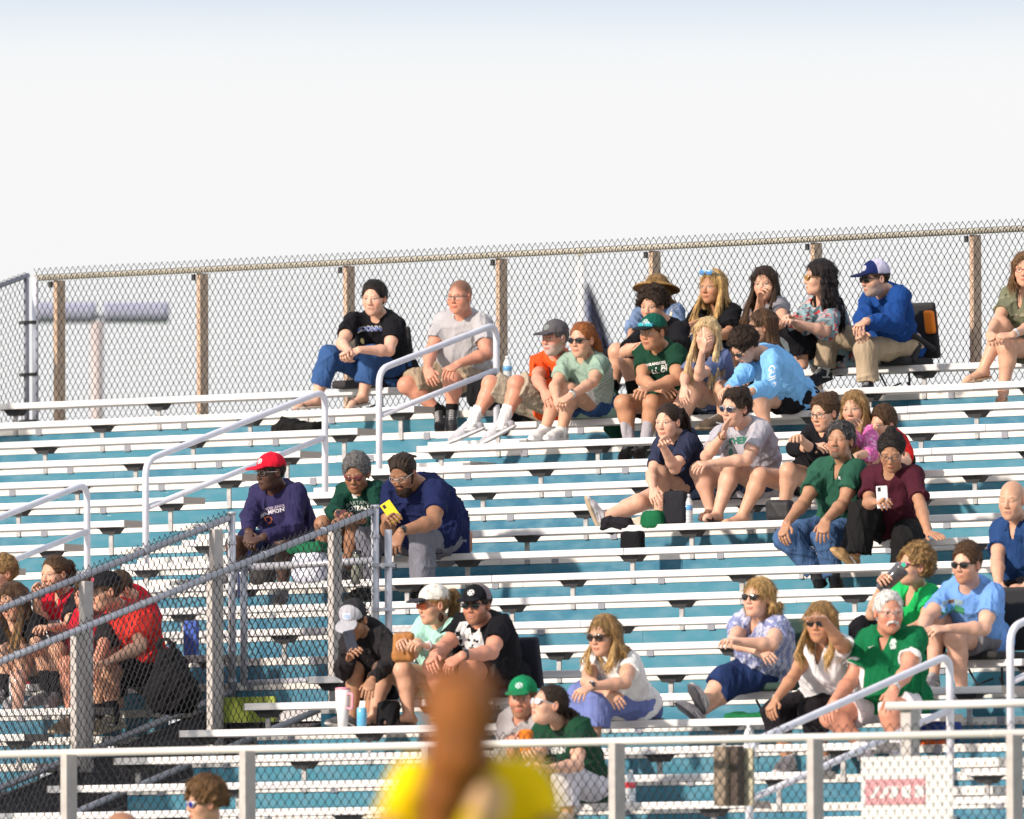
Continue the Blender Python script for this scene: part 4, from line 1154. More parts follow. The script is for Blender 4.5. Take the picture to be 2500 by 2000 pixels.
    def watch(s, side='b', col=(.02, .02, .02), face=(.05, .05, .06), t=.86, band=.011):
        E, W_ = (s.Ea, s.Wa) if side == 'a' else (s.Eb, s.Wb); d = nrm(W_-E); c = E+(W_-E)*t
        n0 = -(s.pna if side == 'a' else s.pnb); n0 = nrm(n0-d*(n0@d)); l = np.cross(d, n0)
        f = Fld(c-.07, c+.07, .0035); r = .0335*s.sc*(.85 if s.sex == 'f' else 1)
        f.cone(c-d*band, c+d*band, r, r, .002, cuts=[(c+d*band, d), (c-d*band, -d)])
        f.ell(c+n0*(r-.001), np.array([d, l, n0]), (.019, .017, .010), .003)
        b_, fc = np.array(col, float), np.array(face, float)
        s.emit('watch', f, M_GLOSS, lambda V: np.where(((((V-c)@d)**2+((V-c)@l)**2 < .0135**2) & ((V-c)@n0 > r*.9))[:, None], fc, b_)); return s
    def hat(s, col):
        hs = s.hs; R0_ = s.HR; R = np.array([R0_[0], nrm(R0_[1]-R0_[2]*.42), nrm(R0_[2]+R0_[1]*.42)]); f = Fld(s.Hc-.26, s.Hc+.26, .0048)
        f.ell(s.h(0, .012, .01), R, np.array((.172, .046, .186))*hs, .002); f.ell(s.h(0, .001, .01), R, np.array((.176, .046, .190))*hs, .002, sub=True)
        f.ell(s.h(0, .036, -.014), R, np.array((.084, .070, .100))*hs, .012)
        f.ell(s.h(0, .0, -.012), R, np.array((.080, .105, .098))*hs, .002, sub=True)
        s.emit('sun_hat', f, mat('straw', (1, 1, 1), .8, vcol=True, var=.25, vscale=160, bump=.4, bscale=240), lambda V: np.tile(np.array(col, float), (len(V), 1))); return s

# ---- printed marks on clothes: flat shapes laid onto the cloth
def text_mesh(txt, size=1.0, shear=0.0, bold=0.0):
    cu = bpy.data.curves.new('lettering', 'FONT'); cu.body = txt; cu.size = size; cu.align_x = 'CENTER'; cu.align_y = 'CENTER'; cu.shear = shear; cu.offset = bold; cu.resolution_u = 2
    o = bpy.data.objects.new('lettering', cu); COL.objects.link(o); dg = bpy.context.evaluated_depsgraph_get(); me = bpy.data.meshes.new_from_object(o.evaluated_get(dg))
    bm = bmesh.new(); bm.from_mesh(me)
    for _ in range(2): bmesh.ops.subdivide_edges(bm, edges=[e for e in bm.edges if e.calc_length() > .16*size], cuts=1)
    bmesh.ops.triangulate(bm, faces=bm.faces)
    V = np.array([v.co[:] for v in bm.verts]); F = [tuple(v.index for v in f.verts) for f in bm.faces]
    bm.free(); bpy.data.objects.remove(o); bpy.data.curves.remove(cu); bpy.data.meshes.remove(me)
    return V[:, :2] if len(V) else np.zeros((0, 2)), F
def quad_mesh(w, h, n=6):
    V = [(-w/2+w*i/n, -h/2+h*j/n) for j in range(n+1) for i in range(n+1)]
    return np.array(V), [(j*(n+1)+i, j*(n+1)+i+1, (j+1)*(n+1)+i+1, (j+1)*(n+1)+i) for j in range(n) for i in range(n)]
def disc_mesh(rx, ry, n=20):
    V = [(0, 0)]+[(rx*.5*math.cos(t), ry*.5*math.sin(t)) for t in np.arange(n)*2*math.pi/n]+[(rx*math.cos(t), ry*math.sin(t)) for t in np.arange(n)*2*math.pi/n]
    F = [(0, 1+i, 1+(i+1) % n) for i in range(n)]+[(1+i, 1+n+i, 1+n+(i+1) % n, 1+(i+1) % n) for i in range(n)]
    return np.array(V), F
def poly_mesh(pts):
    return np.array(pts, float), [tuple(range(len(pts)))]
BV = {}
def decal(P, obj, px, VF, col, off=(0, 0), name='print', rot=0, lift=.0025, axes=None, mname=None):
    """lay a flat shape on the cloth: centre where the sight line through px meets it, then along the wearer's own axes"""
    V2, F = VF
    if obj is None or len(V2) == 0: return
    key = obj.name
    if key not in BV:
        me = obj.data; BV[key] = BVHTree.FromPolygons([v.co[:] for v in me.vertices], [p.vertices[:] for p in me.polygons])
    bv = BV[key]
    C0 = Vector(CAMP-P.O); d = Vector(nrm(ray(*px))); hit = bv.ray_cast(C0, d)
    if hit[0] is None: return
    def wd(v): return Vector(v[0]*RT+v[1]*UP-v[2]*FW)
    lat, up, fw = (P.lat, P.up, P.fw) if axes is None else axes
    if axes is None:       # blend of the wearer's front and the surface normal keeps letters undistorted
        n = np.array([hit[1]@Vector(RT), hit[1]@Vector(UP), -(hit[1]@Vector(FW))]); n = nrm(n+P.fw*.8)
        u0 = V3(P.up[0]*.4, 1, 0); up = nrm(u0-n*(u0@n)); lat = np.cross(up, n); fw = n
    lat, up, fw = wd(lat), wd(up), wd(fw); lat, up = lat*math.cos(rot)+up*math.sin(rot), up*math.cos(rot)-lat*math.sin(rot)
    out = []; ok = []
    for x, y in V2:
        s0 = hit[0]+lat*(x+off[0])+up*(y+off[1])+fw*.075; h = bv.ray_cast(s0, -fw)
        if h[0] is None: out.append(hit[0]+lat*(x+off[0])+up*(y+off[1])); ok.append(False)
        else: out.append(h[0]+fw*lift); ok.append(True)
    F = [q for q in F if all(ok[i] for i in q)]
    if not F: return
    Vw = np.array([v[:] for v in out])+P.O
    m = mat(mname or ('print_%02d_%02d_%02d' % tuple(int(c*99) for c in col)), col, .75)
    return mesh_obj(name, Vw, F, m, P.t, False, P.O)
# ================================================================ the people
RA, RB, RC = (650, 600, .3247), (1300, 600, .3247), (1800, 540, .3247)
RD, RE, RF = (0, 1080, .2783), (550, 1050, .2783), (1350, 950, .2783)
RG, RH, RI = (1800, 950, .3247), (0, 1440, .3247), (650, 1400, .348)
RJ, RK = (1200, 1440, .3247), (1800, 1440, .3247)
RP = (0, 0, 1)
NAVY, BLACK, KHAKI, JEAN = (.012, .016, .055), (.010, .010, .013), (.36, .28, .20), (.035, .085, .22)
def denim(s, V, C): return C*(1+.25*smooth_noise3(V, s.seed, 22))[:, None]*(1+.12*np.sin(V[:, 1]*900+V[:, 0]*500))[:, None]
def heather(s, V, C): return C*(1+.07*smooth_noise3(V, s.seed, 300))[:, None]
def start(hc, *a, **k):
    p = Person(*a, **k); p.hairc = hc; return p

# ---- top row
p = start('black', 'woman in black tee with blue block letters sitting on a folding seat, top row', (895, 0, .13), (810, 395), (18, 5, 0), (850, 525), (565, 735), (615, 785), (925, 790), (695, 782),
          (480, 835), (372, 1150, -.0), (790, 830), (725, 1130, .0), ty=20, w=1.32, sex='f', skin='fair', pad=.06, hand=('grip', 'grip'), face=dict(open=1), fr=RA, Sa=(655, 572), Sb=(962, 590), Ta=(240, 1205), Tb=(640, 1195), Fa=(560, 830), Fb=(580, 840), hs=1.06)
p.build_body(True); p.shirt(BLACK, .60, bag=.008); p.legs(JEAN, 1.66, .010, 'jeans', colfn=denim); p.hair('bun', 'black', by=.07, vol=1.7); p.shoes((.02, .02, .02), (.5, .42, .35), 'sandal')
decal(p, p.shirt_o, (900, 803), text_mesh('MADONNA', .050, bold=.0028), (.70, .66, .50), rot=-.06, lift=.002)
decal(p, p.shirt_o, (900, 803), text_mesh('MADONNA', .050, bold=.0005), (.03, .11, .50), rot=-.06, lift=.0045)
decal(p, p.shirt_o, (885, 833), disc_mesh(.018, .022), (.55, .48, .2))
p = start('brown', 'heavyset balding man in heather grey tee and khaki shorts beside the upper handrail', (1500, 0, .13), (1455, 385), (30, 2, 0), (1490, 520), (1235, 800), (1212, 930), (1655, 815), (1440, 890),
          (1060, 1050), (1300, 1245, .0), (1400, 1020), (1395, 1240, .0), ty=25, w=1.28, skin='ruddy', belly=.05, fr=RA, Sa=(1345, 570), Sb=(1625, 585), Fa=(1245, 1015), Fb=(1350, 950), Ta=(1290, 1385), Tb=(1390, 1375), hand=('relax', 'drape'), face=dict(buzz='brown', buzza=.75, jaw=1.15), hs=1.04)
p.build_body(); p.shirt((.40, .39, .41), .62, colfn=heather, bag=.012); p.legs(KHAKI, .92, .022); p.glasses(kind='clear', frame=(.08, .07, .07)); p.shoes((.03, .03, .035), (.22, .22, .22)); p.socks((.01, .01, .01), .05)
p = start('dkblond', 'woman in wide straw sun hat and faded denim shirt behind the curly haired boy', (985, 0, .12), (935, 345), (12, 8, 0), (955, 470), (760, 620), (740, 680), (1120, 640), (960, 700),
          (620, 830), (600, 1000, -.05), (760, 860), (740, 1050, -.05), ty=30, w=1.05, sex='f', skin='tan', fr=RB, Sa=(820, 520), Sb=(1070, 510), hs=1.0)
p.build_body(); p.shirt((.15, .22, .37), 1.5, 'polo', colfn=denim); p.legs(BLACK, 1.3, .01, 'trousers'); p.hair('bob', 'dkblond', .10, spread=120); p.hat((.30, .155, .035))
m_ = quad_mesh(.035, .13); decal(p, p.shirt_o, (1640, 762), m_, (.5, .46, .40), name='strap')
p = start('blond', 'long haired blonde woman in black blouse with blue sunglasses on her head', (1430, 0, .12), (1355, 312), (38, 0, 0), (1390, 455), (1225, 600), (1160, 640), (1480, 655), (1390, 690),
          (1240, 740), (1210, 1000, -.05), (1380, 800), (1340, 1000, -.05), ty=30, w=1.1, sex='f', skin='tan', fr=RB, Sa=(1275, 500), Sb=(1490, 495), face=dict(nose=1.1), hs=1.0)
p.build_body(); p.shirt(BLACK, .85, 'v', cuffw=.035, bag=.012); p.legs((.03, .05, .1), 1.3, .01, 'jeans'); p.hair('long', 'blond', .21, front=1, vol=1.1, spread=150, tip='blond'); p.glasses((.06, .2, .45), (.1, .35, .6), up=.105, y=-.002)
p = start('dkbrown', 'brown haired woman in grey tee rubbing her eye with one hand, top row', (1800, 0, .12), (1745, 285), (15, 4, -4), (1760, 435), (1700, 560), (1712, 400), (1890, 560), (1800, 640),
          (1560, 650), (1500, 960, -.05), (1640, 720), (1580, 1000, -.05), ty=30, w=1.0, sex='f', skin='light', fr=RB, Sa=(1660, 470), Sb=(1850, 450), Fa=(1722, 285), hand=('hold', 'relax'), hs=1.0)
p.build_body(); p.shirt((.24, .235, .26), .6, bag=.012, colfn=heather); p.legs((.42, .41, .42), .7); p.hair('long', 'dkbrown', .25, front=1, spread=160, tip='brown')
def floral(s, V, C):
    a = smooth_noise3(V, s.seed+1, 60); b = smooth_noise3(V, s.seed+2, 85); c = smooth_noise3(V, s.seed+3, 70)
    C[:] = (.24, .36, .40); C[a > .30] = (.07, .12, .14); C[b > .34] = (.45, .06, .07); C[c > .38] = (.55, .36, .34); return C
p = start('dkbrown', 'woman with long dark curly hair in floral kimono talking to her left, top row', (740, 0, .12), (615, 425), (78, 0, 0), (640, 590), (480, 790), (400, 730), (660, 830), (440, 765),
          (400, 800), (470, 1040, -.05), (440, 850), (500, 1080, -.05), ty=55, w=1.1, sex='f', skin='fair', fr=RC, Sa=(560, 660), Sb=(720, 665), Fa=(335, 720), Fb=(350, 735), hs=1.04)
p.build_body(); p.shirt(BLACK, .9, 'scoop', colfn=floral, cuffw=.045, bag=.018); p.legs(BLACK, 1.6, .02, 'trousers'); p.hair('wavy', (.016, .011, .012), .31, vol=1.6, spread=135); p.glasses((.25, .14, .03), (.35, .2, .05))
p = start('dkbrown', 'bearded man in royal blue long sleeve shirt and navy white trucker cap on stadium seat', (1215, 0, .13), (1035, 432), (58, 6, 0), (1120, 530), (955, 740), (920, 850), (1170, 770), (965, 752),
          (690, 850), (650, 1130, .0), (965, 970), (985, 1235, .0), ty=48, w=1.2, skin='light', pad=.06, fr=RC, Sa=(1000, 590), Sb=(1215, 570), Fa=(930, 880), Fb=(890, 800), Ta=(560, 1215), Tb=(950, 1290), hand=('fist', 'hold'), belly=.03, face=dict(beard=(.30, .27, .25), bead=.6), hs=1.04)
p.build_body(); p.shirt((.012, .055, .22), 1.92, amp=.028); p.legs((.42, .33, .23), 1.88, .02, 'trousers'); p.hair('short', 'dkbrown'); p.cap((.010, .02, .10), (.008, .012, .05), (.52, .50, .66), logo=(.6, .6, .65)); p.glasses(); p.socks((.75, .75, .75), .10, 'a'); p.shoes((.02, .025, .04), (.03, .03, .04)); p.watch('b')
def camo(s, V, C):
    a = smooth_noise3(V, s.seed+1, 42); b = smooth_noise3(V, s.seed+2, 50)
    C[:] = (.15, .155, .10); C[a > .22] = (.055, .065, .035); C[b > .30] = (.24, .23, .16); return C
p = start('red', 'woman with short auburn hair and glasses in camouflage tee, cut by the right edge', (2190, 0, .12), (2165, 365), (10, 2, 0), (2170, 500), (1950, 760), (1895, 850), (2210, 790), (2070, 855),
          (1990, 790), (1845, 1120, .03), (2035, 950), (2000, 1275, .0), ty=25, w=1.08, sex='f', skin='light', fr=RC, Sa=(2060, 560), Fa=(1930, 900), Fb=(1930, 870), Ta=(1730, 1195), Tb=(1985, 1345), hand=('grip', 'grip'))
p.build_body(True); p.shirt((.1, .1, .06), .6, 'v', colfn=camo); p.legs((.12, .13, .09), .6); p.hair('bob', 'ltbrown', .09, spread=150); p.glasses(kind='clear', frame=(.25, .05, .02)); p.shoes((.28, .2, .14), (.42, .3, .2), 'sandal'); p.watch('b', (.5, .5, .5), (.6, .6, .6))
# ---- second row
p = start('dkbrown', 'boy with dark curly hair in black tee resting his chin on crossed arms', (1080, 1, .12), (900, 450), (25, 12, 0), (985, 575), (700, 800), (850, 745), (1080, 800), (900, 760),
          (715, 870), (760, 1120, .0), (640, 800), (600, 1100, -.05), ty=38, w=1.05, skin='light', fr=RB, Sa=(840, 670), Sb=(1110, 640))
p.build_body(); p.shirt(BLACK, .8, bag=.012); p.legs(BLACK, .8); p.hair('curly', 'dkbrown', vol=1.3, nape=-.03); p.socks((.01, .01, .01), .1)
p = start('ltbrown', 'girl with long light brown hair and sunglasses in pale sage sweater, in profile', (1790, 1, .12), (1725, 610), (78, 2, 0), (1775, 745), (1640, 880), (1600, 940), (1790, 930), (1640, 985),
          (1470, 1000), (1400, 1290, -.05), (1520, 1020), (1480, 1290, -.05), ty=60, w=.95, sex='f', skin='light', fr=RB, hs=1.0)
p.build_body(); p.shirt((.42, .46, .42), 1.8, bag=.015); p.legs((.46, .47, .42), 1.1, .02, 'trousers'); p.hair('long', 'brown', .27, spread=125, tip='ltbrown', vol=1.0); p.glasses((.02, .012, .01), (.05, .02, .01))
# ---- third row
p = start('grey', 'older man in orange tee and grey cap with white beard and cargo shorts', (1352, 2, .13), (1354, 826), (42, 2, 0), (1364, 866), (1312, 925), (1330, 958), (1385, 930, -.08), (1360, 962, .02),
          (1199, 938), (1153, 1035, .05), (1262, 938), (1228, 1033, .05), ty=40, w=1.0, skin='ruddy', Sa=(1322, 888), Sb=(1392, 884), Ta=(1100, 1075), Tb=(1182, 1075), face=dict(beard=(.42, .40, .38), bead=.7), hs=1.03)
p.build_body(); p.shirt((.72, .085, .018), .6, amp=.026); p.legs((.36, .31, .24), .95, .030); p.hair('short', 'grey'); p.cap((.10, .095, .105), (.07, .065, .075), logo=(.25, .3, .28)); p.socks((.78, .76, .76), .13); p.shoes((.42, .42, .46), (.6, .6, .62))
decal(p, p.shirt_o, (1348, 908), poly_mesh([(-.10, -.03), (-.06, .04), (-.05, -.01), (-.01, .045), (.0, -.01), (.05, .04), (.04, -.02), (.10, .02), (.07, -.05), (-.03, -.04)]), (.06, .03, .03), rot=.2)
def mintw(s, V, C):
    h_ = (V-s.hip)@s.up; T_ = np.linalg.norm(s.N-s.hip); fr_ = (V-s.hip)@s.fw
    C[:] = (.27, .38, .31); st = (np.sin(h_*330) > .25); body = (np.abs((V-s.hip)@s.lat) < .125*s.sc)
    C[(h_ < T_*.72) & body] = (.74, .74, .73); arm = ~body & (h_ < T_*.82); C[arm & st] = (.66, .68, .65); C[h_ < T_*.30] = (.27, .38, .31); return C
p = start('red', 'red haired woman in green and white tee hugging her knees, in dark sunglasses', (470, 2, .13), (372, 708), (33, 3, 0), (405, 830), (165, 1060), (185, 1165), (455, 1025), (285, 1125),
          (185, 1085), (92, 1385, -.02), (275, 1095), (220, 1395, .0), ty=32, w=1.05, sex='f', skin='light', fr=RB, Sa=(270, 880), Sb=(500, 890), Fa=(215, 1195), Fb=(190, 1190), Ta=(10, 1440), Tb=(120, 1440), hand=('grip', 'grip'), hs=1.03)
p.build_body(); p.shirt((.3, .4, .33), .62, colfn=mintw, bag=.012); p.legs(JEAN, .42, .012, colfn=denim); p.hair('pony', 'red', .15, swing=.1, py=.03); p.glasses(); p.shoes((.76, .75, .76), (.72, .72, .72)); p.socks((.75, .75, .75), .03); p.watch('b', (.55, .55, .55), (.02, .02, .02), t=.93)
jk = Fld(p.hip-.3, p.hip+.3, .007); jk.ell(p.hip+p.up*.02-p.fw*.03, p.T, (.185, .06, .165), .03); jk.cone(p.hip+p.lat*.12-p.fw*.02, p.hip+p.lat*.15-p.up*.16-p.fw*.05, .07, .09, .05); jk.add_noise(fold_noise(4, .03)); p.emit('waist_jacket', jk, M_CLOTH, lambda V: np.tile((.008, .05, .03), (len(V), 1)))
p = start('dkbrown', 'teenage boy in green cap and dark green lettered tee with folded arms', (1065, 2, .13), (905, 652), (38, 4, 0), (965, 765), (825, 1010), (950, 1078), (1085, 1005), (870, 1070),
          (685, 1185), (730, 1490, .0), (900, 1185), (850, 1490, .0), ty=32, w=1.1, skin='tan', fr=RB, Sa=(850, 810), Sb=(1085, 815), Fa=(1040, 1085), Fb=(800, 1095), Ta=(680, 1600), Tb=(800, 1590), hand=('relax', 'relax'), hs=1.03)
p.build_body(); p.shirt((.010, .045, .026), .60, bag=.012, amp=.03); p.legs(BLACK, .55); p.hair('short', 'brown'); p.cap((.008, .085, .06), (.01, .015, .02), logo=(.4, .5, .5)); p.glasses((.03, .35, .40), (.02, .1, .2), up=.052, size=1.25); p.socks((.38, .36, .40), .16); p.shoes((.02, .02, .02), (.03, .03, .03))
decal(p, p.shirt_o, (1600, 888), text_mesh('OARANGCESI', .026, bold=.001), (.7, .7, .68), rot=.0)
decal(p, p.shirt_o, (1606, 907), text_mesh('FALL BEL', .052, bold=.0015), (.7, .7, .68), rot=.0)
p = start('blond', 'blonde girl in slate blue tee covering her nose with one hand', (1400, 2, .12), (1312, 672), (14, 8, 4), (1345, 800), (1150, 980), (1140, 1065), (1250, 985), (1278, 790),
          (1190, 1060), (1060, 1250, -.05), (1225, 1045), (1150, 1290, -.02), ty=25, w=.86, sc=.95, sex='f', skin='fair', fr=RB, Sa=(1245, 855), Sb=(1430, 850), Fa=(1130, 1165), Fb=(1302, 665), hand=('relax', 'hold'), face=dict(open=.8, closed=1), hs=.99)
p.build_body(); p.shirt((.115, .15, .28), .65, bag=.014); p.legs((.03, .04, .06), .3); p.hair('long', (.60, .42, .22), .24, front=1, spread=158)
p = start('dkbrown', 'boy in sky blue long sleeve shirt bending forward with black sunglasses and shorts', (2005, 2, .13), (1590, 755), (58, 42, 8), (1730, 815), (1600, 960), (1470, 1080), (1790, 1075), (1640, 1095),
          (1430, 1080), (1425, 1300, .02), (1690, 1150), (1760, 1370, .02), ty=50, w=1.0, skin='light', fr=RB, Sa=(1660, 880), Sb=(1800, 860), Fa=(1400, 1100), Fb=(1500, 1060), L=.56, hand=('relax', 'relax'), hs=1.0)
p.build_body(); p.shirt((.19, .44, .76), 1.9, amp=.028, bag=.016, hem=.05); p.legs(BLACK, .62, .03, amp=.010); p.hair('curly', 'dkbrown', vol=1.1, nape=-.03); p.glasses(); p.shoes((.1, .07, .05), (.2, .15, .1))
decal(p, p.shirt_o, (1884, 918), text_mesh('GULF', .056, bold=.001), (.75, .82, .90), rot=-1.45)
# ---- sixth and seventh rows
p = start('ltbrown', 'blonde woman in pink top pinching her chin, behind the boy in red', (985, 5, .12), (880, 150), (22, 4, -3), (930, 315), (870, 420), (862, 290), (1010, 480), (900, 500),
          (860, 560), (840, 720), (900, 600), (900, 760), ty=32, w=.95, sex='f', skin='light', fr=RG, Sa=(850, 350), Sb=(1000, 340), Fa=(868, 215), hand=('hold', 'relax'))
p.build_body(); p.shirt((.62, .14, .38), 1.5, 'crew', bag=.01, colfn=lambda s, V, C: np.where((smooth_noise3(V, 3, 90) > .25)[:, None], np.array((.70, .40, .55)), C)); p.legs((.4, .2, .3), 1.2); p.hair('long', 'dkblond', .27, front=1, spread=158, tip='blond')
p = start('brown', 'boy in red football shirt with one knee up, behind the maroon top woman', (1190, 5, .16), (1095, 272), (45, 5, 0), (1140, 385), (1040, 520), (980, 560), (1270, 540), (1180, 560),
          (935, 490), (950, 650), (1000, 560), (1010, 700), ty=40, w=.82, sc=.82, skin='light', fr=RG, Sa=(1060, 430), Sb=(1230, 430), hs=.97, L=.40)
p.build_body(); p.shirt((.60, .018, .020), .7, bag=.012); p.legs(BLACK, .3); p.hair('short', 'brown', vol=1.6, top=.03)
p = start('brown', 'dark haired girl in navy tee resting her mouth on her fist, one leg stretched out', (1190, 6, .12), (1010, 290), (32, 5, 0), (1090, 410), (862, 750), (880, 890), (1070, 700), (958, 490),
          (750, 1000), (430, 1135, .05), (940, 740), (935, 1110, .0), ty=35, w=.98, sex='f', skin='fair', fr=RF, Sa=(965, 500), Sb=(1195, 470), Fb=(985, 395), Ta=(335, 970), Tb=(880, 1150), hand=('relax', 'fist'), hs=1.0)
p.build_body(); p.shirt((.025, .030, .062), .68, bag=.016, amp=.03); p.legs((.12, .18, .30), .33, colfn=denim); p.hair('pony', 'dkbrown', .26, py=.05, swing=.05); p.shoes((.62, .62, .65), (.46, .36, .25))
p = start('dkbrown', 'heavyset woman in grey tee with green letters, cheek on her palm, in dark sunglasses', (1790, 6, .12), (1600, 165), (42, 5, 4), (1690, 300), (1345, 590), (1495, 405), (1700, 620), (1385, 650),
          (1290, 720), (1385, 1070, .02), (1565, 680), (1440, 1100, .03), ty=35, w=1.25, sex='f', skin='fair', fr=RF, Sa=(1490, 400), Sb=(1820, 370), Fa=(1530, 270), Fb=(1250, 665), Ta=(1310, 1125), Tb=(1350, 1130), hand=('flat', 'drape'), hs=1.05, lipc=(.45, .15, .13))
p.build_body(True); p.shirt((.40, .39, .44), .62, bag=.014, amp=.028, colfn=heather); p.legs((.03, .05, .1), .45); p.hair('bun', 'dkbrown', by=.10, bz=-.08, vol=2.5); p.glasses((.02, .02, .04), (.25, .27, .3)); p.shoes((.03, .02, .02), (.03, .02, .02), 'sandal'); p.watch('a', (.16, .08, .03), (.05, .05, .05), t=.95)
decal(p, p.shirt_o, (1788, 1078), text_mesh('NORTHERN', .06, bold=.003), (.02, .16, .11), rot=.05)
decal(p, p.shirt_o, (1783, 1103), disc_mesh(.035, .04), (.42, .47, .46)); decal(p, p.shirt_o, (1785, 1103), disc_mesh(.016, .024), (.06, .2, .16), lift=.004)
p = start('dkbrown', 'woman with round glasses in black jumper with folded arms and bare legs', (570, 6, .12), (655, 180), (42, 10, 0), (690, 320), (430, 450), (580, 430), (600, 490), (475, 375),
          (170, 650), (35, 955, .0), (390, 620), (350, 880, -.05), ty=38, w=1.0, sex='f', skin='light', fr=RG, Sa=(560, 350), Sb=(760, 350), Ta=(-90, 1010), Fb=(430, 340), hs=1.03)
p.build_body(True); p.shirt(BLACK, 1.45, 'crew', bag=.012); p.legs((.62, .60, .62), .22); p.hair('bun', 'brown', by=.09, bz=-.10, vol=2.2); p.glasses(kind='clear', frame=(.03, .02, .025)); p.shoes((.04, .045, .06), (.04, .045, .06), 'sandal')
# ---- ninth row
p = start('saltpep', 'man with grey streaked hair and goatee in dark green polo, hands on his jeans', (790, 8, .13), (775, 392), (24, -6, 0), (800, 545), (505, 850), (370, 1010), (800, 860), (665, 985),
          (370, 1120), (590, 1380, -.02), (650, 1130), (730, 1395, .0), ty=27, w=1.08, skin='olive', fr=RG, Sa=(640, 610), Sb=(890, 600), Fa=(325, 1130), Fb=(632, 1110), Ta=(610, 1465), Tb=(740, 1470), hand=('drape', 'drape'), face=dict(beard='saltpep', goatee=1, bead=.8, closed=1), hs=1.03)
p.build_body(); p.shirt((.022, .085, .055), .62, 'polo', amp=.028); p.legs((.055, .11, .23), 1.95, .012, 'jeans', colfn=denim, amp=.03); p.hair('short', 'saltpep', vol=1.8, top=.01); p.shoes((.012, .012, .012), (.012, .012, .012), 'boot')
decal(p, p.shirt_o, (2050, 1167), text_mesh('K', .025, bold=.002), (.6, .6, .6))
p = start('black', 'woman in maroon tee and black trousers looking at a white phone, hair in top knot', (1190, 8, .12), (1160, 470), (8, 26, 0), (1165, 610), (985, 860), (1045, 850), (1378, 880), (1432, 1075),
          (950, 930), (880, 1270, .0), (1270, 1120), (1260, 1340, -.05), ty=14, w=1.18, sex='f', skin='olive', fr=RG, Sa=(1015, 650), Sb=(1320, 650), Fa=(1110, 830), Fb=(1530, 1110), Ta=(745, 1215), hand=('hold', 'flat'), face=dict(closed=1), hs=1.04)
p.build_body(); p.shirt((.060, .012, .022), .72, 'scoop', bag=.010); p.legs((.012, .012, .013), 1.85, .045, 'trousers', amp=.03); p.hair('bun', 'black', by=.125, bz=-.04, bs=.9, vol=2.0); p.glasses(kind='clear', frame=(.10, .10, .11)); p.shoes((.42, .24, .10), (.50, .31, .14), which='a')
f_ = Fld(p.hip-.3, p.hip+.4, .0035); a_ = p.at(2172, 1254, p.hip[2]+.15)
for q_ in ([(2172, 1254), (2174, 1285), (2178, 1296), (2186, 1286), (2194, 1272), (2195, 1254)],):
    P_ = [p.at(x, y, p.hip[2]+.155) for x, y in q_]
    for u_, v_ in zip(P_[:-1], P_[1:]): f_.cone(u_, v_, .0045, .0045, .002)
p.emit('drawstring', f_, M_CLOTH, lambda V: np.tile((.7, .68, .66), (len(V), 1)))
p = start('black', 'man in purple long sleeve shirt and red cap with clasped hands, ninth row', (640, 8, .13), (395, 370), (52, 4, 0), (455, 510), (215, 760), (205, 900), (600, 860), (330, 940),
          (90, 1010), (70, 1290, -.05), (515, 1000), (500, 1420, .0), ty=42, w=1.22, skin='dark', fr=RE, Sa=(310, 560), Sb=(620, 560), Fa=(190, 1000), Fb=(170, 1000), Tb=(470, 1510), hand=('grip', 'grip'), hs=1.03)
p.build_body(); p.shirt((.030, .026, .082), 1.92, 'crew', amp=.032, bag=.018); p.legs(NAVY, .85, .03); p.hair('short', 'black'); p.cap((.62, .012, .035), (.55, .012, .035), logo=(.7, .7, .7)); p.glasses(kind='clear', frame=(.45, .42, .38)); p.shoes((.18, .17, .19), (.1, .1, .1)); p.socks((.3, .3, .3), .05)
decal(p, p.shirt_o, (664, 1240), text_mesh('AMERICAN LEAGUE', .024, bold=.0006), (.45, .38, .5), rot=.02)
decal(p, p.shirt_o, (664, 1250), text_mesh('CHAMPIONS', .040, bold=.0008), (.68, .66, .74), rot=.02)
decal(p, p.shirt_o, (656, 1271), text_mesh('D', .075, bold=.001), (.62, .16, .07), rot=.02)
p = start('grey', 'woman with short grey hair and red glasses in dark green lettered sweatshirt', (1275, 8, .13), (1150, 385), (14, 18, 0), (1190, 505), (965, 730), (1020, 745), (1345, 780), (1090, 790),
          (865, 830), (845, 1180, -.04), (1135, 835), (1055, 1250, .0), ty=20, w=.98, sex='f', skin='mid', fr=RE, Sa=(1060, 555), Sb=(1330, 545), Tb=(1000, 1300), hand=('hold', 'hold'), face=dict(closed=1), hs=1.05)
p.build_body(); p.shirt((.008, .045, .032), 1.5, 'crew', amp=.026, bag=.012); p.legs(BLACK, .55); p.hair('afro', 'grey', vol=.7, top=.015, nape=-.03); p.glasses((.08, .02, .02), (.16, .02, .03), kind='sun', size=.8); p.shoes((.02, .02, .02), (.02, .02, .02))
decal(p, p.shirt_o, (871, 1208), poly_mesh([(-.02, -.03), (-.03, .0), (-.015, .028), (.012, .03), (.026, .012), (.01, .012), (.02, -.01), (.012, -.03)]), (.62, .66, .64))
decal(p, p.shirt_o, (871, 1228), text_mesh('SPARTANS', .038, bold=-.0003), (.42, .50, .46)); decal(p, p.shirt_o, (868, 1241), text_mesh('FOOTBALL', .042, bold=.002), (.70, .72, .70))
p = start('dkbrown', 'large man with braided hair and beard in navy tee holding a yellow phone', (1890, 8, .13), (1560, 375), (28, 30, 0), (1690, 480), (1430, 880), (1425, 800), (1830, 805), (1545, 890),
          (1270, 930), (1265, 1390, -.02), (1735, 940), (1730, 1400, .02), ty=32, w=1.5, sc=1.05, skin='mid', fr=RE, Sa=(1470, 540), Sb=(1860, 540), Fa=(1460, 730), Fb=(1460, 1060), hand=('hold', 'relax'), belly=.05, face=dict(closed=1, fullbeard='dkbrown', blen=.03), L=.56, hs=1.06, hw=1.02)
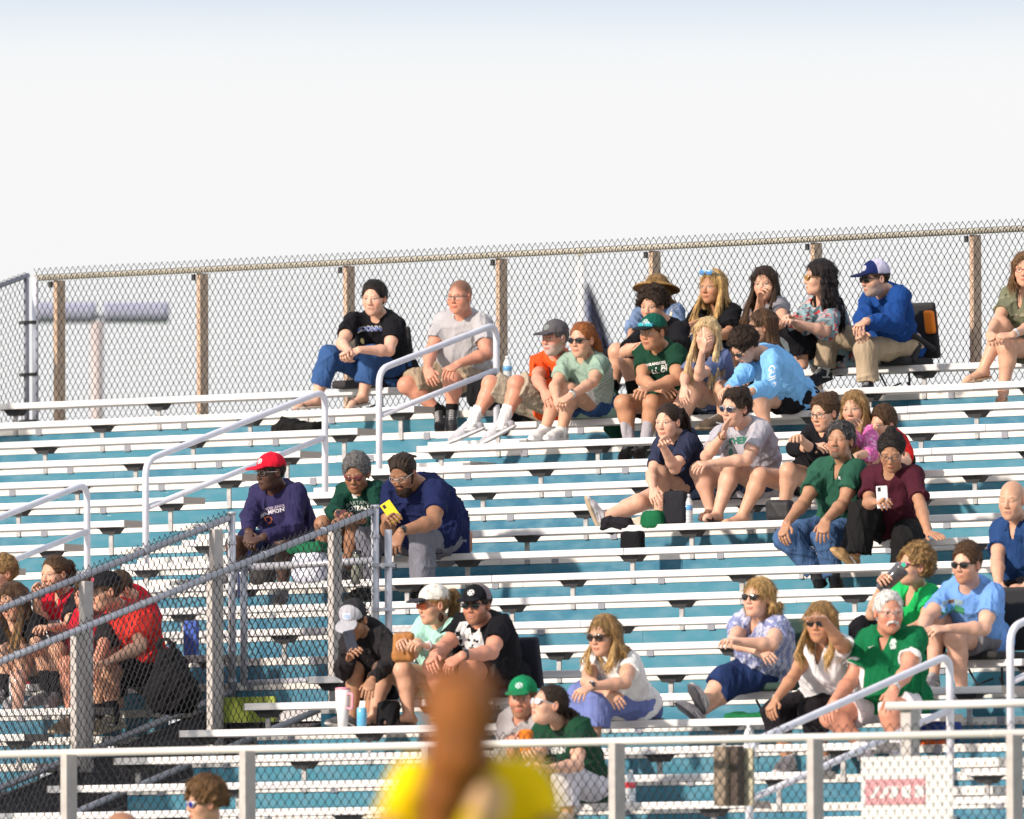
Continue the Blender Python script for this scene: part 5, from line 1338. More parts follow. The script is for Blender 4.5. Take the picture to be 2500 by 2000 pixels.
p.build_body(); p.shirt((.012, .018, .070), .66, 'crew', amp=.032, bag=.014); p.legs((.16, .165, .20), 1.9, .010, 'trousers', colfn=heather, amp=.024); p.hair('braids', 'dkbrown'); p.glasses(kind='clear', frame=(.35, .35, .36)); p.watch('b', (.01, .01, .01), (.03, .03, .04), t=.97); p.shoes((.012, .012, .012), (.02, .02, .02), 'boot')
# ---- lower right block
p = start('brown', 'bald smiling man in royal blue polo at the right edge', (2165, 11, .13), (2065, 838), (24, 4, 0), (2110, 990), (1955, 1290), (1965, 1470), (2260, 1300), (2200, 1450),
          (1990, 1600), (2020, 1830), (2100, 1545), (2110, 1840), ty=25, w=1.08, skin='light', fr=RG, Sa=(1990, 1060), Sb=(2230, 1060), face=dict(open=.7, closed=1, buzz='brown', buzza=.12), hs=1.04)
p.build_body(); p.shirt((.018, .052, .16), .60, 'polo'); p.legs(BLACK, .75, .03); p.shoes((.03, .03, .03), (.1, .1, .1))
p = start('dkblond', 'curly haired woman in bright green tee drinking from a grey tumbler', (2240, 13, .13), (2232, 1384), (62, -8, 0), (2242, 1438), (2128, 1500), (2155, 1425), (2262, 1525), (2205, 1540),
          (2105, 1535), (2092, 1650, -.04), (2160, 1560), (2150, 1680, -.04), ty=40, w=.98, sex='f', skin='light', Sa=(2192, 1455), Sb=(2270, 1452), Fa=(2152, 1400), hand=('hold', 'relax'), hs=1.0, group='spectators sitting on the bleachers')
p.build_body(); p.shirt((.015, .42, .11), .55, 'v'); p.legs(BLACK, 1.9, .01, 'leggings'); p.hair('curly', 'dkblond', vol=1.3, top=.01); p.hair('bun', 'dkblond', by=.04, bz=-.12, bs=1.1, vol=1.5) if False else None; p.glasses((.02, .35, .22), (.35, .05, .2)); p.shoes((.05, .05, .05), (.05, .05, .05))
p = start('brown', 'man with red beard and sunglasses in light blue graphic tee and grey shorts', (2395, 13, .15), (2360, 1378), (32, 2, 0), (2368, 1428), (2262, 1510), (2250, 1545), (2402, 1535), (2315, 1535),
          (2285, 1505), (2278, 1655, .0), (2330, 1560), (2350, 1690, -.05), ty=30, w=1.12, skin='fair', Sa=(2315, 1455), Sb=(2425, 1452), face=dict(beard='red', bead=.55), hs=1.03, pad=.05, Ta=(2262, 1672))
p.build_body(); p.shirt((.16, .33, .70), .60, bag=.014, amp=.03); p.legs((.17, .165, .18), .62, .02); p.hair('short', 'brown', vol=1.5, top=.02); p.glasses(); p.shoes((.30, .30, .33), (.5, .5, .5))
decal(p, p.shirt_o, (2320, 1470), quad_mesh(.15, .035), (.20, .30, .36)); decal(p, p.shirt_o, (2320, 1487), quad_mesh(.15, .045), (.03, .20, .09), lift=.003); decal(p, p.shirt_o, (2320, 1482), disc_mesh(.03, .038), (.10, .30, .70), lift=.005); decal(p, p.shirt_o, (2322, 1468), quad_mesh(.035, .02), (.12, .05, .03), lift=.006)
def dots(s, V, C):
    a = smooth_noise3(V, s.seed+1, 120); C[:] = np.where((a > .05)[:, None], np.array((.50, .52, .66)), np.array((.22, .25, .45))); return C
p = start('blond', 'blonde woman in blue patterned blouse and jeans with folded arms and crossed feet', (1880, 14, .14), (1851, 1460), (38, -4, 0), (1860, 1505), (1790, 1568), (1850, 1590), (1886, 1574), (1795, 1566),
          (1768, 1655), (1719, 1712, .10), (1780, 1672), (1708, 1740, .08), ty=35, w=1.15, sex='f', skin='fair', Sa=(1813, 1525), Sb=(1898, 1527), Fa=(1882, 1604), Fb=(1768, 1562), Ta=(1696, 1678), Tb=(1664, 1722), hand=('relax', 'relax'), hs=1.03, pad=.05)
p.build_body(); p.shirt((.5, .5, .65), .50, 'v', colfn=dots, bag=.02, amp=.03, puff=.01); p.legs((.018, .035, .11), 1.35, .010, 'jeans', colfn=denim); p.hair('bob', 'blond', .045, spread=130, vol=1.1, tip='dkblond'); p.glasses(); p.shoes((.55, .5, .5), (.09, .09, .10))
p = start('dkblond', 'woman in sleeveless white top shading her eyes with her raised hand', (700, 15, .13), (628, 245), (22, 2, 0), (655, 395), (425, 650), (285, 830), (775, 410), (645, 215),
          (280, 925), (385, 1280, .0), (560, 915), (655, 1290, .0), ty=22, w=1.08, sex='f', skin='tan', fr=RK, Sa=(545, 450), Sb=(810, 430), Fa=(225, 925), Fb=(545, 205), Ta=(300, 1350), Tb=(640, 1385), hand=('drape', 'flat'), nb=(-.2, -1, .3), hs=1.04, face=dict(open=.7))
p.build_body(); p.shirt((.76, .75, .78), .10, 'v', bag=.012, amp=.026); p.legs((.015, .013, .016), 1.45, .012, 'leggings'); p.hair('long', 'dkblond', .15, front=1, spread=150, tip='blond'); p.glasses(); p.shoes((.72, .72, .76), (.72, .72, .74)); p.socks((.7, .7, .7), .03)
p = start('white', 'white haired man with moustache in green polo and white shorts behind the lower handrail', (1180, 15, .13), (1140, 168), (-14, 4, 0), (1125, 320), (850, 690), (725, 840), (1275, 615), (1180, 745),
          (705, 960), (960, 1180, -.0), (1150, 930), (1205, 1170, .0), ty=18, w=1.3, skin='ruddy', fr=RK, Sa=(985, 390), Sb=(1340, 370), Fa=(650, 945), Fb=(1130, 880), Ta=(930, 1250), Tb=(1190, 1235), hand=('drape', 'drape'), belly=.06, face=dict(stache='white', jaw=1.15, brow='white'), hs=1.06)
p.build_body(); p.shirt((.006, .135, .050), .60, 'polo', amp=.03, bag=.012, colfn=lambda s, V, C: np.where(((np.linalg.norm(np.cross(V-s.Sb, nrm(s.Eb-s.Sb)), axis=1) < .09) & ((V-s.Sb)@nrm(s.Eb-s.Sb) > .6*np.linalg.norm(s.Eb-s.Sb)-.012) | (np.linalg.norm(np.cross(V-s.Sa, nrm(s.Ea-s.Sa)), axis=1) < .09) & ((V-s.Sa)@nrm(s.Ea-s.Sa) > .6*np.linalg.norm(s.Ea-s.Sa)-.012))[:, None], np.array((.7, .7, .7)), C)); p.legs((.74, .71, .76), .62, .03); p.hair('short', 'white', vol=1.2, hairline=.01); p.glasses(kind='clear', frame=(.35, .33, .32)); p.watch('b', (.5, .5, .5), (.7, .7, .7), t=.95); p.shoes((.7, .68, .74), (.7, .7, .7)); p.socks((.72, .7, .72), .06)
decal(p, p.shirt_o, (2127, 1579), poly_mesh([(-.022, .0), (-.012, -.008), (.024, .010), (-.008, -.001)]), (.7, .7, .7)); decal(p, p.shirt_o, (2181, 1572), poly_mesh([(-.018, -.03), (-.024, .0), (-.01, .028), (.012, .03), (.024, .008), (.01, .008), (.018, -.012), (.012, -.03)]), (.5, .58, .58))
p = start('dkblond', 'blonde woman in white short sleeve knit and periwinkle trousers resting her forearms on her knees', (1060, 15, .13), (845, 345), (38, 6, 0), (885, 475), (715, 690), (870, 765), (1005, 700), (745, 728),
          (690, 800), (700, 1060, -.0), (815, 800), (775, 1070, .0), ty=36, w=1.12, sex='f', skin='light', fr=RJ, Sa=(775, 540), Sb=(1035, 545), Fa=(965, 855), Fb=(640, 785), hand=('relax', 'relax'), hs=1.05)
p.build_body(True); p.shirt((.78, .77, .75), .40, 'mock', bag=.010, amp=.026, hem=.03); p.legs((.15, .19, .43), 1.82, .04, 'trousers', amp=.026); p.hair('long', 'dkblond', .13, front=.5, spread=140, tip='blond'); p.glasses((.02, .01, .008), (.012, .01, .01), size=1.12); p.watch('b', (.015, .015, .02), (.4, .4, .4), t=.97); p.shoes((.55, .45, .4), (.4, .3, .25), 'sandal')
p = start('dkbrown', 'boy in charcoal hoodie and grey cap looking down at a phone', (740, 14, .14), (612, 325), (22, 34, 0), (690, 445), (555, 660), (585, 590), (885, 610), (735, 755),
          (625, 680), (600, 1030, .0), (770, 740), (720, 1010, -.05), ty=18, w=.88, sc=.92, skin='olive', fr=RI, Sa=(590, 480), Sb=(800, 450), Fa=(605, 505), Fb=(710, 840), Ta=(470, 1050), hand=('hold', 'relax'), hs=1.02, face=dict(closed=1))
p.build_body(); p.shirt((.022, .020, .022), 1.88, 'hood', amp=.034, bag=.018, name='hoodie'); p.legs(BLACK, .35); p.hair('short', 'dkbrown'); p.cap((.40, .40, .44), (.38, .38, .42), (.03, .03, .035), patch=((.50, .56, .70), (.16, .28, .55))); p.shoes((.10, .10, .11), (.45, .43, .43))
hd_ = Fld(p.N-.2, p.N+.2, .006); R_ = np.array([p.lat, p.fw, p.up]); hd_.torus(p.N-p.fw*.03+p.up*.01, R_, .095, .085, .030, .02); hd_.cone(p.N-p.fw*.09, p.N-p.fw*.12-p.up*.08, .05, .06, .05); hd_.add_noise(fold_noise(3, .02)); p.emit('hood', hd_, M_CLOTH, lambda V: np.tile((.022, .020, .022), (len(V), 1)))
f_ = Fld(p.hip-.1, p.N+.2, .0035); f_.cone(p.N+p.fw*.105+p.lat*.05-p.up*.05, p.N+p.fw*.135+p.lat*.055-p.up*.27, .004, .004, .002); f_.cone(p.N+p.fw*.105-p.lat*.04-p.up*.05, p.N+p.fw*.135-p.lat*.05-p.up*.24, .004, .004, .002); p.emit('drawstring', f_, M_CLOTH, lambda V: np.tile((.55, .55, .55), (len(V), 1)))
p = start('dkblond', 'woman in mint tee and white cap with ponytail opening a tan handbag', (1230, 14, .14), (1172, 222), (58, 4, 0), (1232, 345), (1030, 560), (965, 490), (1225, 560), (1130, 510),
          (815, 680), (755, 1010, .0), (955, 680), (1000, 1000, .0), ty=42, w=1.0, sex='f', skin='light', fr=RI, Sa=(1115, 385), Sb=(1320, 385), Fa=(930, 470), Fb=(1010, 465), Ta=(700, 1050), Tb=(870, 1035), hand=('hold', 'hold'), hs=1.02, face=dict(open=.8))
p.build_body(True); p.shirt((.36, .62, .54), .62, bag=.014); p.legs((.72, .72, .70), .25); p.hair('pony', 'dkblond', .16, py=.05, swing=-.15, tip='blond'); p.cap((.66, .65, .60), (.03, .03, .04)); p.glasses((.60, .10, .02), (.5, .1, .03)); p.watch('b', (.6, .6, .6), (.02, .02, .02), t=.98); p.shoes((.03, .03, .03), (.05, .04, .04), 'sandal')
f_ = Fld(p.Hc-.2, p.Hc+.2, .0035); e_ = p.h(.082, -.075, .0); f_.ell(e_, p.HR, (.004, .034, .024), .002); p.emit('earring', f_, M_GLOSS, lambda V: np.tile((.05, .02, .012), (len(V), 1)))
p = start('ltbrown', 'smiling bearded man in black tee with a grey portrait print, hands on his knees', (1600, 14, .14), (1475, 222), (24, 2, 0), (1515, 325), (1245, 520), (1175, 570), (1580, 555), (1375, 575),
          (1175, 655), (1245, 955, .0), (1430, 665), (1400, 950, .0), ty=25, w=1.3, skin='ruddy', fr=RI, Sa=(1385, 370), Sb=(1640, 370), Fa=(1140, 640), Fb=(1240, 665), Ta=(1190, 1005), Tb=(1370, 1000), hand=('drape', 'drape'), belly=.05, face=dict(beard='ltbrown', bead=.6, open=.8), hs=1.05, pad=.05)
p.build_body(); p.shirt(BLACK, .62, amp=.03, bag=.016); p.legs((.035, .028, .028), .75, .03); p.hair('short', 'dkbrown'); p.cap(BLACK, BLACK, (.22, .18, .19), logo=(.7, .7, .7)); p.glasses(); p.watch('b', t=.92); p.shoes((.16, .06, .02), (.5, .35, .2))
decal(p, p.shirt_o, (1150, 1558), quad_mesh(.165, .185), (.50, .50, .51)); decal(p, p.shirt_o, (1152, 1552), disc_mesh(.058, .080), (.70, .70, .70), lift=.004)
decal(p, p.shirt_o, (1152, 1535), poly_mesh([(-.062, -.05), (-.05, .03), (0, .06), (.05, .03), (.062, -.05), (.04, .0), (.0, .03), (-.04, .0)]), (.02, .02, .02), lift=.006)
for q_ in (-7, 7): decal(p, p.shirt_o, (1152+q_, 1562), disc_mesh(.012, .010), (.03, .03, .03), lift=.0065)
decal(p, p.shirt_o, (1152, 1580), disc_mesh(.020, .006), (.10, .10, .10), lift=.0065)
p = start('ltbrown', 'bearded man in grey tee and green cap partly behind the blurred player', (240, 17, .13), (232, 815), (14, 2, 0), (250, 955), (165, 1220), (195, 1125), (400, 1200), (320, 1280),
          (140, 1430), (150, 1700, -.05), (300, 1440), (300, 1720, -.05), ty=22, w=1.05, skin='ruddy', fr=RJ, Sa=(145, 1020), Sb=(370, 1010), Fa=(225, 1050), hand=('grip', 'relax'), face=dict(beard='ltbrown', bead=.65), hs=1.05)
p.build_body(); p.shirt((.34, .32, .33), .62, colfn=heather); p.legs((.36, .31, .26), 1.9, .01, 'trousers'); p.hair('short', 'ltbrown'); p.cap((.008, .20, .08), (.015, .17, .07), logo=(.5, .6, .6)); p.shoes((.3, .3, .3), (.5, .5, .5))
p = start('dkbrown', 'woman in dark green lettered tee, mirrored sunglasses and white trousers looking up', (725, 18, .13), (430, 865), (62, -14, 0), (520, 985), (350, 1270), (285, 1220), (645, 1320), (425, 1345),
          (330, 1400), (370, 1620, -.04), (560, 1400), (570, 1700, .0), ty=42, w=1.15, sex='f', skin='fair', fr=RJ, Sa=(400, 1060), Sb=(655, 1050), Fb=(310, 1290), Fa=(250, 1190), hand=('hold', 'hold'), hs=1.04, L=.56)
p.build_body(); p.shirt((.012, .055, .030), .62, amp=.03, bag=.014); p.legs((.62, .60, .66), 1.75, .012, 'trousers'); p.hair('pony', 'dkbrown', .10, py=-.02, swing=.3); p.glasses((.5, .5, .54), (.6, .58, .6)); p.shoes((.6, .5, .5), (.5, .4, .4))
decal(p, p.shirt_o, (1351, 1834), text_mesh('ETTERNS', .050, bold=.003), (.65, .66, .64), rot=-.05); decal(p, p.shirt_o, (1350, 1855), text_mesh('SOCCER', .050, bold=.000), (.45, .48, .46), rot=-.05)
# ---- the team in red
def jersey(s, V, C):
    x = np.abs((V-s.hip)@s.lat); h_ = (V-s.hip)@s.up; C[:] = (.50, .012, .028); C[(x > .125*s.sc)] = (.022, .020, .024); return C
p = start('ltbrown', 'girl with tied brown hair in red and black jersey holding up her fist', (185, 13, .13), (133, 1402), (42, 4, 0), (158, 1446), (98, 1530), (86, 1446), (168, 1535), (120, 1532),
          (105, 1590), (116, 1695, .0), (142, 1590), (140, 1698, .0), ty=38, w=.95, sex='f', skin='light', Sa=(118, 1470), Sb=(182, 1470), Fa=(90, 1418), hand=('fist', 'relax'), face=dict(open=1.2), group='young people in red in the lower left block')
p.build_body(); p.shirt((.5, .02, .03), .6, 'v', colfn=jersey); p.legs(BLACK, .4); p.hair('pony', 'brown', .14, swing=-.4, py=.04); p.socks(BLACK, .16); p.shoes((.25, .24, .26), (.3, .3, .3))
decal(p, p.shirt_o, (140, 1521), quad_mesh(.16, .05), (.02, .02, .03)); decal(p, p.shirt_o, (140, 1521), text_mesh('EAGLES', .042, bold=.003), (.65, .6, .62), lift=.006)
p = start('brown', 'long haired girl in black and red jersey leaning her face on her hand, left edge', (75, 13, .13), (32, 1468), (38, 16, 0), (52, 1508), (58, 1598), (22, 1500), (90, 1590), (40, 1600),
          (22, 1592), (10, 1690, .0), (60, 1600), (40, 1700, .02), ty=35, w=.98, sex='f', skin='light', Sa=(32, 1528), Sb=(84, 1524), Fa=(20, 1478), hand=('flat', 'relax'), face=dict(closed=1), group='young people in red in the lower left block')
p.build_body(); p.shirt(BLACK, .65, colfn=lambda s, V, C: np.where(((V-s.hip)@s.up < .13)[:, None], np.array((.50, .012, .028)), C)); p.legs((.012, .012, .014), .4); p.hair('long', 'brown', .26, front=1, spread=150, tip='dkblond'); p.socks(BLACK, .12); p.shoes((.3, .3, .32), (.4, .4, .4))
p = start('ltbrown', 'fair haired girl in red mostly cut off by the left edge', (-5, 12, .13), (2, 1400), (55, 5, 0), (8, 1450), (-40, 1530), (-60, 1560), (30, 1530), (0, 1570), (-70, 1560), (-60, 1680), (-40, 1580), (-30, 1690), ty=35, w=.9, sex='f', skin='light', group='young people in red in the lower left block')
p.build_body(); p.shirt((.55, .015, .025), .6); p.legs(BLACK, .5); p.hair('bun', 'dkblond', by=.05, vol=2)
p = start('ltbrown', 'ruddy youth in red and black jersey half hidden by the pale fence post', (240, 13, .12), (212, 1455), (16, 2, 0), (222, 1500), (190, 1590), (205, 1640), (250, 1590), (230, 1640),
          (165, 1625), (175, 1760, .0), (215, 1640), (215, 1770, -.05), ty=28, w=1.0, skin='ruddy', Sa=(192, 1525), Sb=(262, 1520), group='young people in red in the lower left block', face=dict(open=.6))
p.build_body(); p.shirt((.5, .02, .03), .7, 'crew', colfn=jersey); p.legs(BLACK, .8); p.hair('short', 'brown', vol=2); p.shoes((.35, .3, .22), (.4, .34, .26)); p.socks(BLACK, .08)
p = start('dkbrown', 'youth in bright red hooded top bending behind the boy in black cap', (330, 12, .14), (292, 1440), (50, 35, 0), (322, 1460), (280, 1540), (250, 1580), (365, 1540), (330, 1590), (240, 1600), (250, 1700), (280, 1620), (290, 1720), ty=42, w=1.05, skin='light', L=.46, group='young people in red in the lower left block')
p.build_body(); p.shirt((.62, .012, .025), 1.8, bag=.03); p.legs(BLACK, 1.8, .01, 'trousers'); p.hair('short', 'brown')
p = start('dkbrown', 'boy in black cap and bright red tee with black shorts, hand on his knee', (352, 13, .13), (256, 1444), (62, 6, 0), (292, 1484), (268, 1600), (235, 1618), (340, 1580), (272, 1612),
          (238, 1640), (240, 1760, -.04), (262, 1645), (278, 1755, .0), ty=48, w=1.08, skin='light', Sa=(272, 1518), Sb=(345, 1515), Fa=(225, 1630), Fb=(240, 1622), Tb=(232, 1785), hand=('drape', 'relax'), hs=1.04, group='young people in red in the lower left block')
p.build_body(); p.shirt((.70, .04, .03), .68, bag=.03, amp=.036); p.legs(BLACK, .8, .035); p.hair('short', 'brown', vol=1.1, nape=-.085); p.cap((.014, .014, .018), BLACK, logo=(.65, .1, .15)); p.socks(BLACK, .12); p.shoes((.34, .31, .24), (.4, .36, .28))
decal(p, p.shirt_o, (278, 1565), quad_mesh(.06, .08), (.03, .03, .04)); decal(p, p.shirt_o, (275, 1565), quad_mesh(.014, .05), (.7, .7, .7), lift=.005)
# ================================================================ foreground figures beyond the stand
g3 = 'people in front of the stand'
dep = 73.; O_ = atD(505, 2268, dep)
p = start('brown', 'boy with tousled brown hair and blue wraparound sunglasses below the front fence', None, (500, 1962), (68, 2, 0), (512, 2040), (470, 2150), (450, 2240), (570, 2155), (560, 2250),
          (480, 2440), (485, 2615), (530, 2440), (530, 2615), ty=55, skin='light', O=O_, group=g3, Sa=(490, 2068), Sb=(560, 2068), hs=1.02)
p.build_body(); p.shirt((.5, .5, .5), .6); p.legs(BLACK, .9); p.hair('curly', 'ltbrown', vol=1.3, top=.02, nape=-.02); p.glasses((.01, .015, .22), (.55, .5, .5), size=1.05); p.shoes()
O_ = atD(292, 2330, dep-3)
p = start('dkbrown', 'shaven brown head just showing at the bottom edge, left', None, (292, 2035), (120, 0, 0), (290, 2110), (250, 2220), (240, 2310), (340, 2220), (350, 2310), (270, 2500), (270, 2670), (310, 2500), (310, 2670), ty=100, skin='mid', O=O_, group=g3)
p.build_body(); p.shirt((.1, .1, .12), .6); p.legs(BLACK, .9)
O_ = atD(1170, 2350, 32.)
p = start('dkbrown', 'player in yellow jersey with reddish brown hair seen from behind, badly out of focus', None, (1128, 1768), (172, 0, 4), (1165, 1862), (1370, 2080), (1360, 2330), (930, 2080), (950, 2330),
          (1250, 2720), (1250, 3000), (1060, 2720), (1060, 3000), ty=182, skin='mid', sex='f', O=O_, group=g3, Sa=(1278, 1905), Sb=(1010, 1915), L=.52, hs=1.0, sc=.9)
p.build_body(); p.shirt((.86, .58, .004), .65, bag=.02); p.legs(BLACK, .8); p.hair('bun', (.30, .100, .018), by=.02, vol=3.0, blades=900)
f_ = Fld(p.Hc-.4, p.Hc+.3, .008); zz_ = p.Hc[2]+.10
for a_, b_, r1_, r2_ in (((1125, 1740), (1118, 1850), .085, .075), ((1118, 1850), (1085, 1940), .075, .055), ((1085, 1940), (1062, 2030), .055, .04)): f_.cone(p.at(*a_, zz_), p.at(*b_, zz_+.02), r1_, r2_, .03)
p.emit('ponytail', f_, M_HAIR, lambda V: np.tile((.30, .100, .018), (len(V), 1)))
decal(p, p.shirt_o, (1190, 1965), disc_mesh(.045, .052), (.80, .50, .26), name='number')
# ================================================================ things on the benches
def sdf_thing(name, label, cat, c, fn, col, m=None, h=.006, ext=.3, group=None, amp=0, colfn=None):
    c = np.asarray(c, float); f = Fld(-np.ones(3)*ext, np.ones(3)*ext, h); fn(f)
    if amp: f.add_noise(fold_noise(hsh(*c), amp))
    V, F = f.mesh(); C = np.tile(np.array(col, float), (len(V), 1))
    if colfn: C = colfn(V, C)
    o = mesh_obj(name, V+c, F, m or M_CLOTH, None, True, None, C); tag(o, label, cat, group); return o
I3 = np.eye(3)
def rotz(a): c, s = math.cos(a), math.sin(a); return np.array([[c, s, 0], [-s, c, 0], [0, 0, 1.]])
def on_bench(px, j, dy=.12, dz=0.): q = atY(px, 1000+53*(j-1), yrow(j)+dy); return np.array([q[0], yrow(j)+dy, zrow(j)+dz])
VIEW = np.array([RT, UP, -FW])
# phones held in hands
def inhand(t, side, dz=.075): q = who(t); return q.D0-((q.Wa if side == 'a' else q.Wb)[2]+dz)
def phone(label, px, py, p3, size, rot, col, name='phone', cam_=True):
    P0 = atD(px, py, p3); f = Fld(-np.ones(3)*.12, np.ones(3)*.12, .003)
    a = nrm(RT*math.cos(rot)+UP*math.sin(rot)); b = nrm(UP*math.cos(rot)-RT*math.sin(rot)); n = nrm(np.cross(a, b)+UP*.2); 
    b = nrm(np.cross(n, a)); f.box((0, 0, 0), np.array([a, b, n]), np.array(size)/2, .006, .002)
    V, F = f.mesh(); C = np.tile(np.array(col, float), (len(V), 1)); u, v, w = V@a, V@b, V@n
    C[(np.abs(u+size[0]*.22) < .010) & (np.abs(v-size[1]*.34) < .014) & (w > 0)] = (.01, .01, .012)
    o = mesh_obj(name, V+P0, F, M_GLOSS, None, True, None, C); tag(o, label, 'phone'); return o
phone('bright yellow phone held up by the large man in navy tee', 955, 1250, inhand('large man', 'a'), (.078, .155, .012), .62, (.80, .62, .01))
phone('black phone held by the boy in charcoal hoodie', 856, 1566, inhand('charcoal hoodie', 'a'), (.072, .145, .011), .25, (.02, .02, .035))
phone('white phone held by the woman in maroon tee', 2154, 1214, inhand('maroon tee and black', 'a'), (.075, .15, .012), .06, (.66, .60, .62))
phone('black phone lying flat on the bench right of the blonde woman in periwinkle trousers', 1604, 1757, depth(on_bench(1604, 15)), (.09, .02, .012), .02, (.02, .02, .02))
phone('dark red phone case held by the woman with short grey hair', 833, 1258, inhand('short grey hair and red', 'a'), (.075, .07, .02), .1, (.09, .02, .02))

def rev(name, label, cat, c, prof, cols, axis=(0, 0, 1), m=M_GLOSS, n=20, group=None):
    """a turned body: prof = [(height, radius)], cols one colour per ring"""
    c = np.asarray(c, float); ax = nrm(axis); u = nrm(np.cross(ax, [0.3, 1, .1])); v = np.cross(ax, u); V = []; C = []
    for (h_, r_), k in zip(prof, cols):
        for t in np.arange(n)*2*math.pi/n: V.append(c+ax*h_+(u*math.cos(t)+v*math.sin(t))*r_); C.append(k)
    F = [(i*n+q, i*n+(q+1) % n, (i+1)*n+(q+1) % n, (i+1)*n+q) for i in range(len(prof)-1) for q in range(n)]
    F += [tuple(range(n))[::-1], tuple((len(prof)-1)*n+q for q in range(n))]
    o = mesh_obj(name, np.array(V), F, m, None, True, None, np.array(C)); tag(o, label, cat, group); return o
def water_bottle(label, c, lab=(.12, .35, .62), capc=(.75, .77, .8)):
    w1 = (.60, .63, .66); w2 = (.45, .48, .52)
    prof = [(0, .026), (.004, .031), (.02, .032), (.03, .030), (.04, .032), (.05, .030), (.06, .032), (.09, .032), (.0905, .0325), (.125, .0325), (.1255, .032), (.145, .031), (.170, .020), (.182, .013), (.1825, .015), (.198, .015), (.2, .010)]
    col = [w2, w2, w1, w2, w1, w2, w1, w1, lab, lab, w1, w1, w1, w1, capc, capc, capc]
    return rev('water_bottle', label, 'bottle', c, prof, col)
water_bottle('half full water bottle with blue label beside the black bag on the eighth bench', on_bench(1680, 7))
water_bottle('water bottle on the top bench behind the upper handrail', on_bench(1239, 0, .15))
water_bottle('water bottle with pale blue label behind the front rail near the timber post', on_bench(1829, 16, .4, -.06), (.35, .5, .7))
water_bottle('water bottle with red label behind the front fence', on_bench(1539, 18), (.55, .04, .06), (.7, .7, .7))
c = on_bench(837, 15, .07)
tb = thing('tumbler', 'large white tumbler with pink lid and handle beside the hoodie boy', 'tumbler', c); tb['_w'] = [float(x) for x in c]
def revpart(parent, name, c, prof, cols, m=M_GLOSS, axis=(0, 0, 1)):
    o = rev(name, '', '', c, prof, cols, axis, m)
    for k in ('label', 'category'): del o[k]
    o.parent = parent; pw = np.array(parent['_w']); o.location = np.array(o['_w'])-pw; return o
wh, pk = (.76, .74, .74), (.72, .28, .36)
revpart(tb, 'cup', c, [(0, .032), (.09, .036), (.12, .045), (.235, .048), (.236, .04)], [wh]*5)
revpart(tb, 'lid', c+(0, 0, .236), [(0, .048), (.012, .048), (.016, .02)], [pk]*3)
m = MB(); m.tube(curve_pts([c+(.045, -.01, .21), c+(.095, -.02, .21), c+(.090, -.02, .11), c+(.045, -.01, .12)], .02), .008, 8); m.build('handle', mat('pink_plastic', pk, .4), tb, smooth=True)
rev('drink_can', 'light blue drink can on the bench beside the white tumbler', 'can', on_bench(883, 15, .07), [(0, .024), (.005, .031), (.115, .031), (.122, .026)], [(.5, .5, .55), (.10, .38, .62), (.12, .42, .66), (.6, .6, .62)])
dd_ = inhand('grey tumbler', 'a', .06); cc_ = atD(2148, 1442, dd_); ax_ = nrm(atD(2200, 1390, min(dd_, inhand('grey tumbler', 'a', .0)))-cc_)
rev('tumbler', 'dark grey tumbler tipped up to the mouth of the woman in bright green', 'tumbler', cc_, [(0, .030), (.01, .038), (.12, .046), (.175, .049), (.177, .051), (.20, .051), (.203, .04)], [(.05, .05, .06)]*3+[(.06, .06, .07)]*2+[(.09, .09, .10)]*2, axis=ax_)
c = on_bench(592, 9, .0, -.10)
rev('sports_bottle', 'dark blue sports bottle standing by the fence below the man in purple', 'bottle', c, [(0, .035), (.17, .038), (.19, .028), (.191, .033), (.23, .033), (.235, .02)], [(.02, .03, .09)]*3+[(.03, .03, .03)]*3)
rev('sports_bottle', 'camouflage steel bottle on the bench behind the fence, beside the grey trousers', 'bottle', on_bench(872, 9, .02, -.03), [(0, .04), (.17, .04), (.2, .03), (.201, .03), (.225, .028)], [(.16, .17, .14), (.22, .22, .18), (.12, .12, .10), (.02, .02, .02), (.02, .02, .02)])
rev('tumbler', 'tall peach tumbler on the bench by the girls in red', 'tumbler', on_bench(44, 14, .05), [(0, .036), (.10, .040), (.13, .050), (.25, .054), (.252, .04)], [(.62, .36, .27)]*5)
water_bottle('clear bottle with orange cap standing behind the peach tumbler', on_bench(34, 14, .13, .06), (.5, .5, .52), (.8, .3, .02))

# bags, coats
def lump(name, label, cat, c, size, col, amp=.03, rot=0., tops=(), m=None, ext=None, soft=.05):
    def fn(f):
        f.box((0, 0, size[2]/2), rotz(rot), np.array(size)/2, min(size)*.35, .01)
        for t in tops: f.ell(t[:3], I3, t[3:], soft)
        f.plane_cut((0, 0, 0), (0, 0, -1))
    return sdf_thing(name, label, cat, c, fn, col, m, ext=ext or max(size)*.75+.12, amp=amp)
lump('coat', 'black coat crumpled on the third bench left of the upper handrail', 'coat', on_bench(730, 2), (.40, .16, .05), (.012, .012, .012), tops=((-.08, 0, .06, .09, .06, .035),))
lump('bag', 'black bag on the third bench behind the legs of the man in orange', 'bag', on_bench(1290, 2, .16), (.34, .16, .06), (.012, .012, .013))
lump('backpack', 'black backpack lying under the top bench behind the heavyset man', 'bag', on_bench(1195, 1, .35, -.02), (.30, .25, .24), (.010, .010, .012))
lump('handbag', 'flat black handbag standing on the bench beside the water bottle', 'handbag', on_bench(1650, 7, .10), (.18, .07, .22), (.020, .020, .026), amp=.012)
lump('beanie', 'green knit hat with pale logo lying on the eighth bench', 'hat', on_bench(1598, 7, .06, -.04), (.17, .14, .13), (.012, .12, .05), amp=.015)
lump('coat', 'black and white top bundled on the eighth bench by the outstretched shoe', 'coat', on_bench(1512, 7, .06, -.04), (.24, .12, .09), (.015, .014, .018), amp=.03)
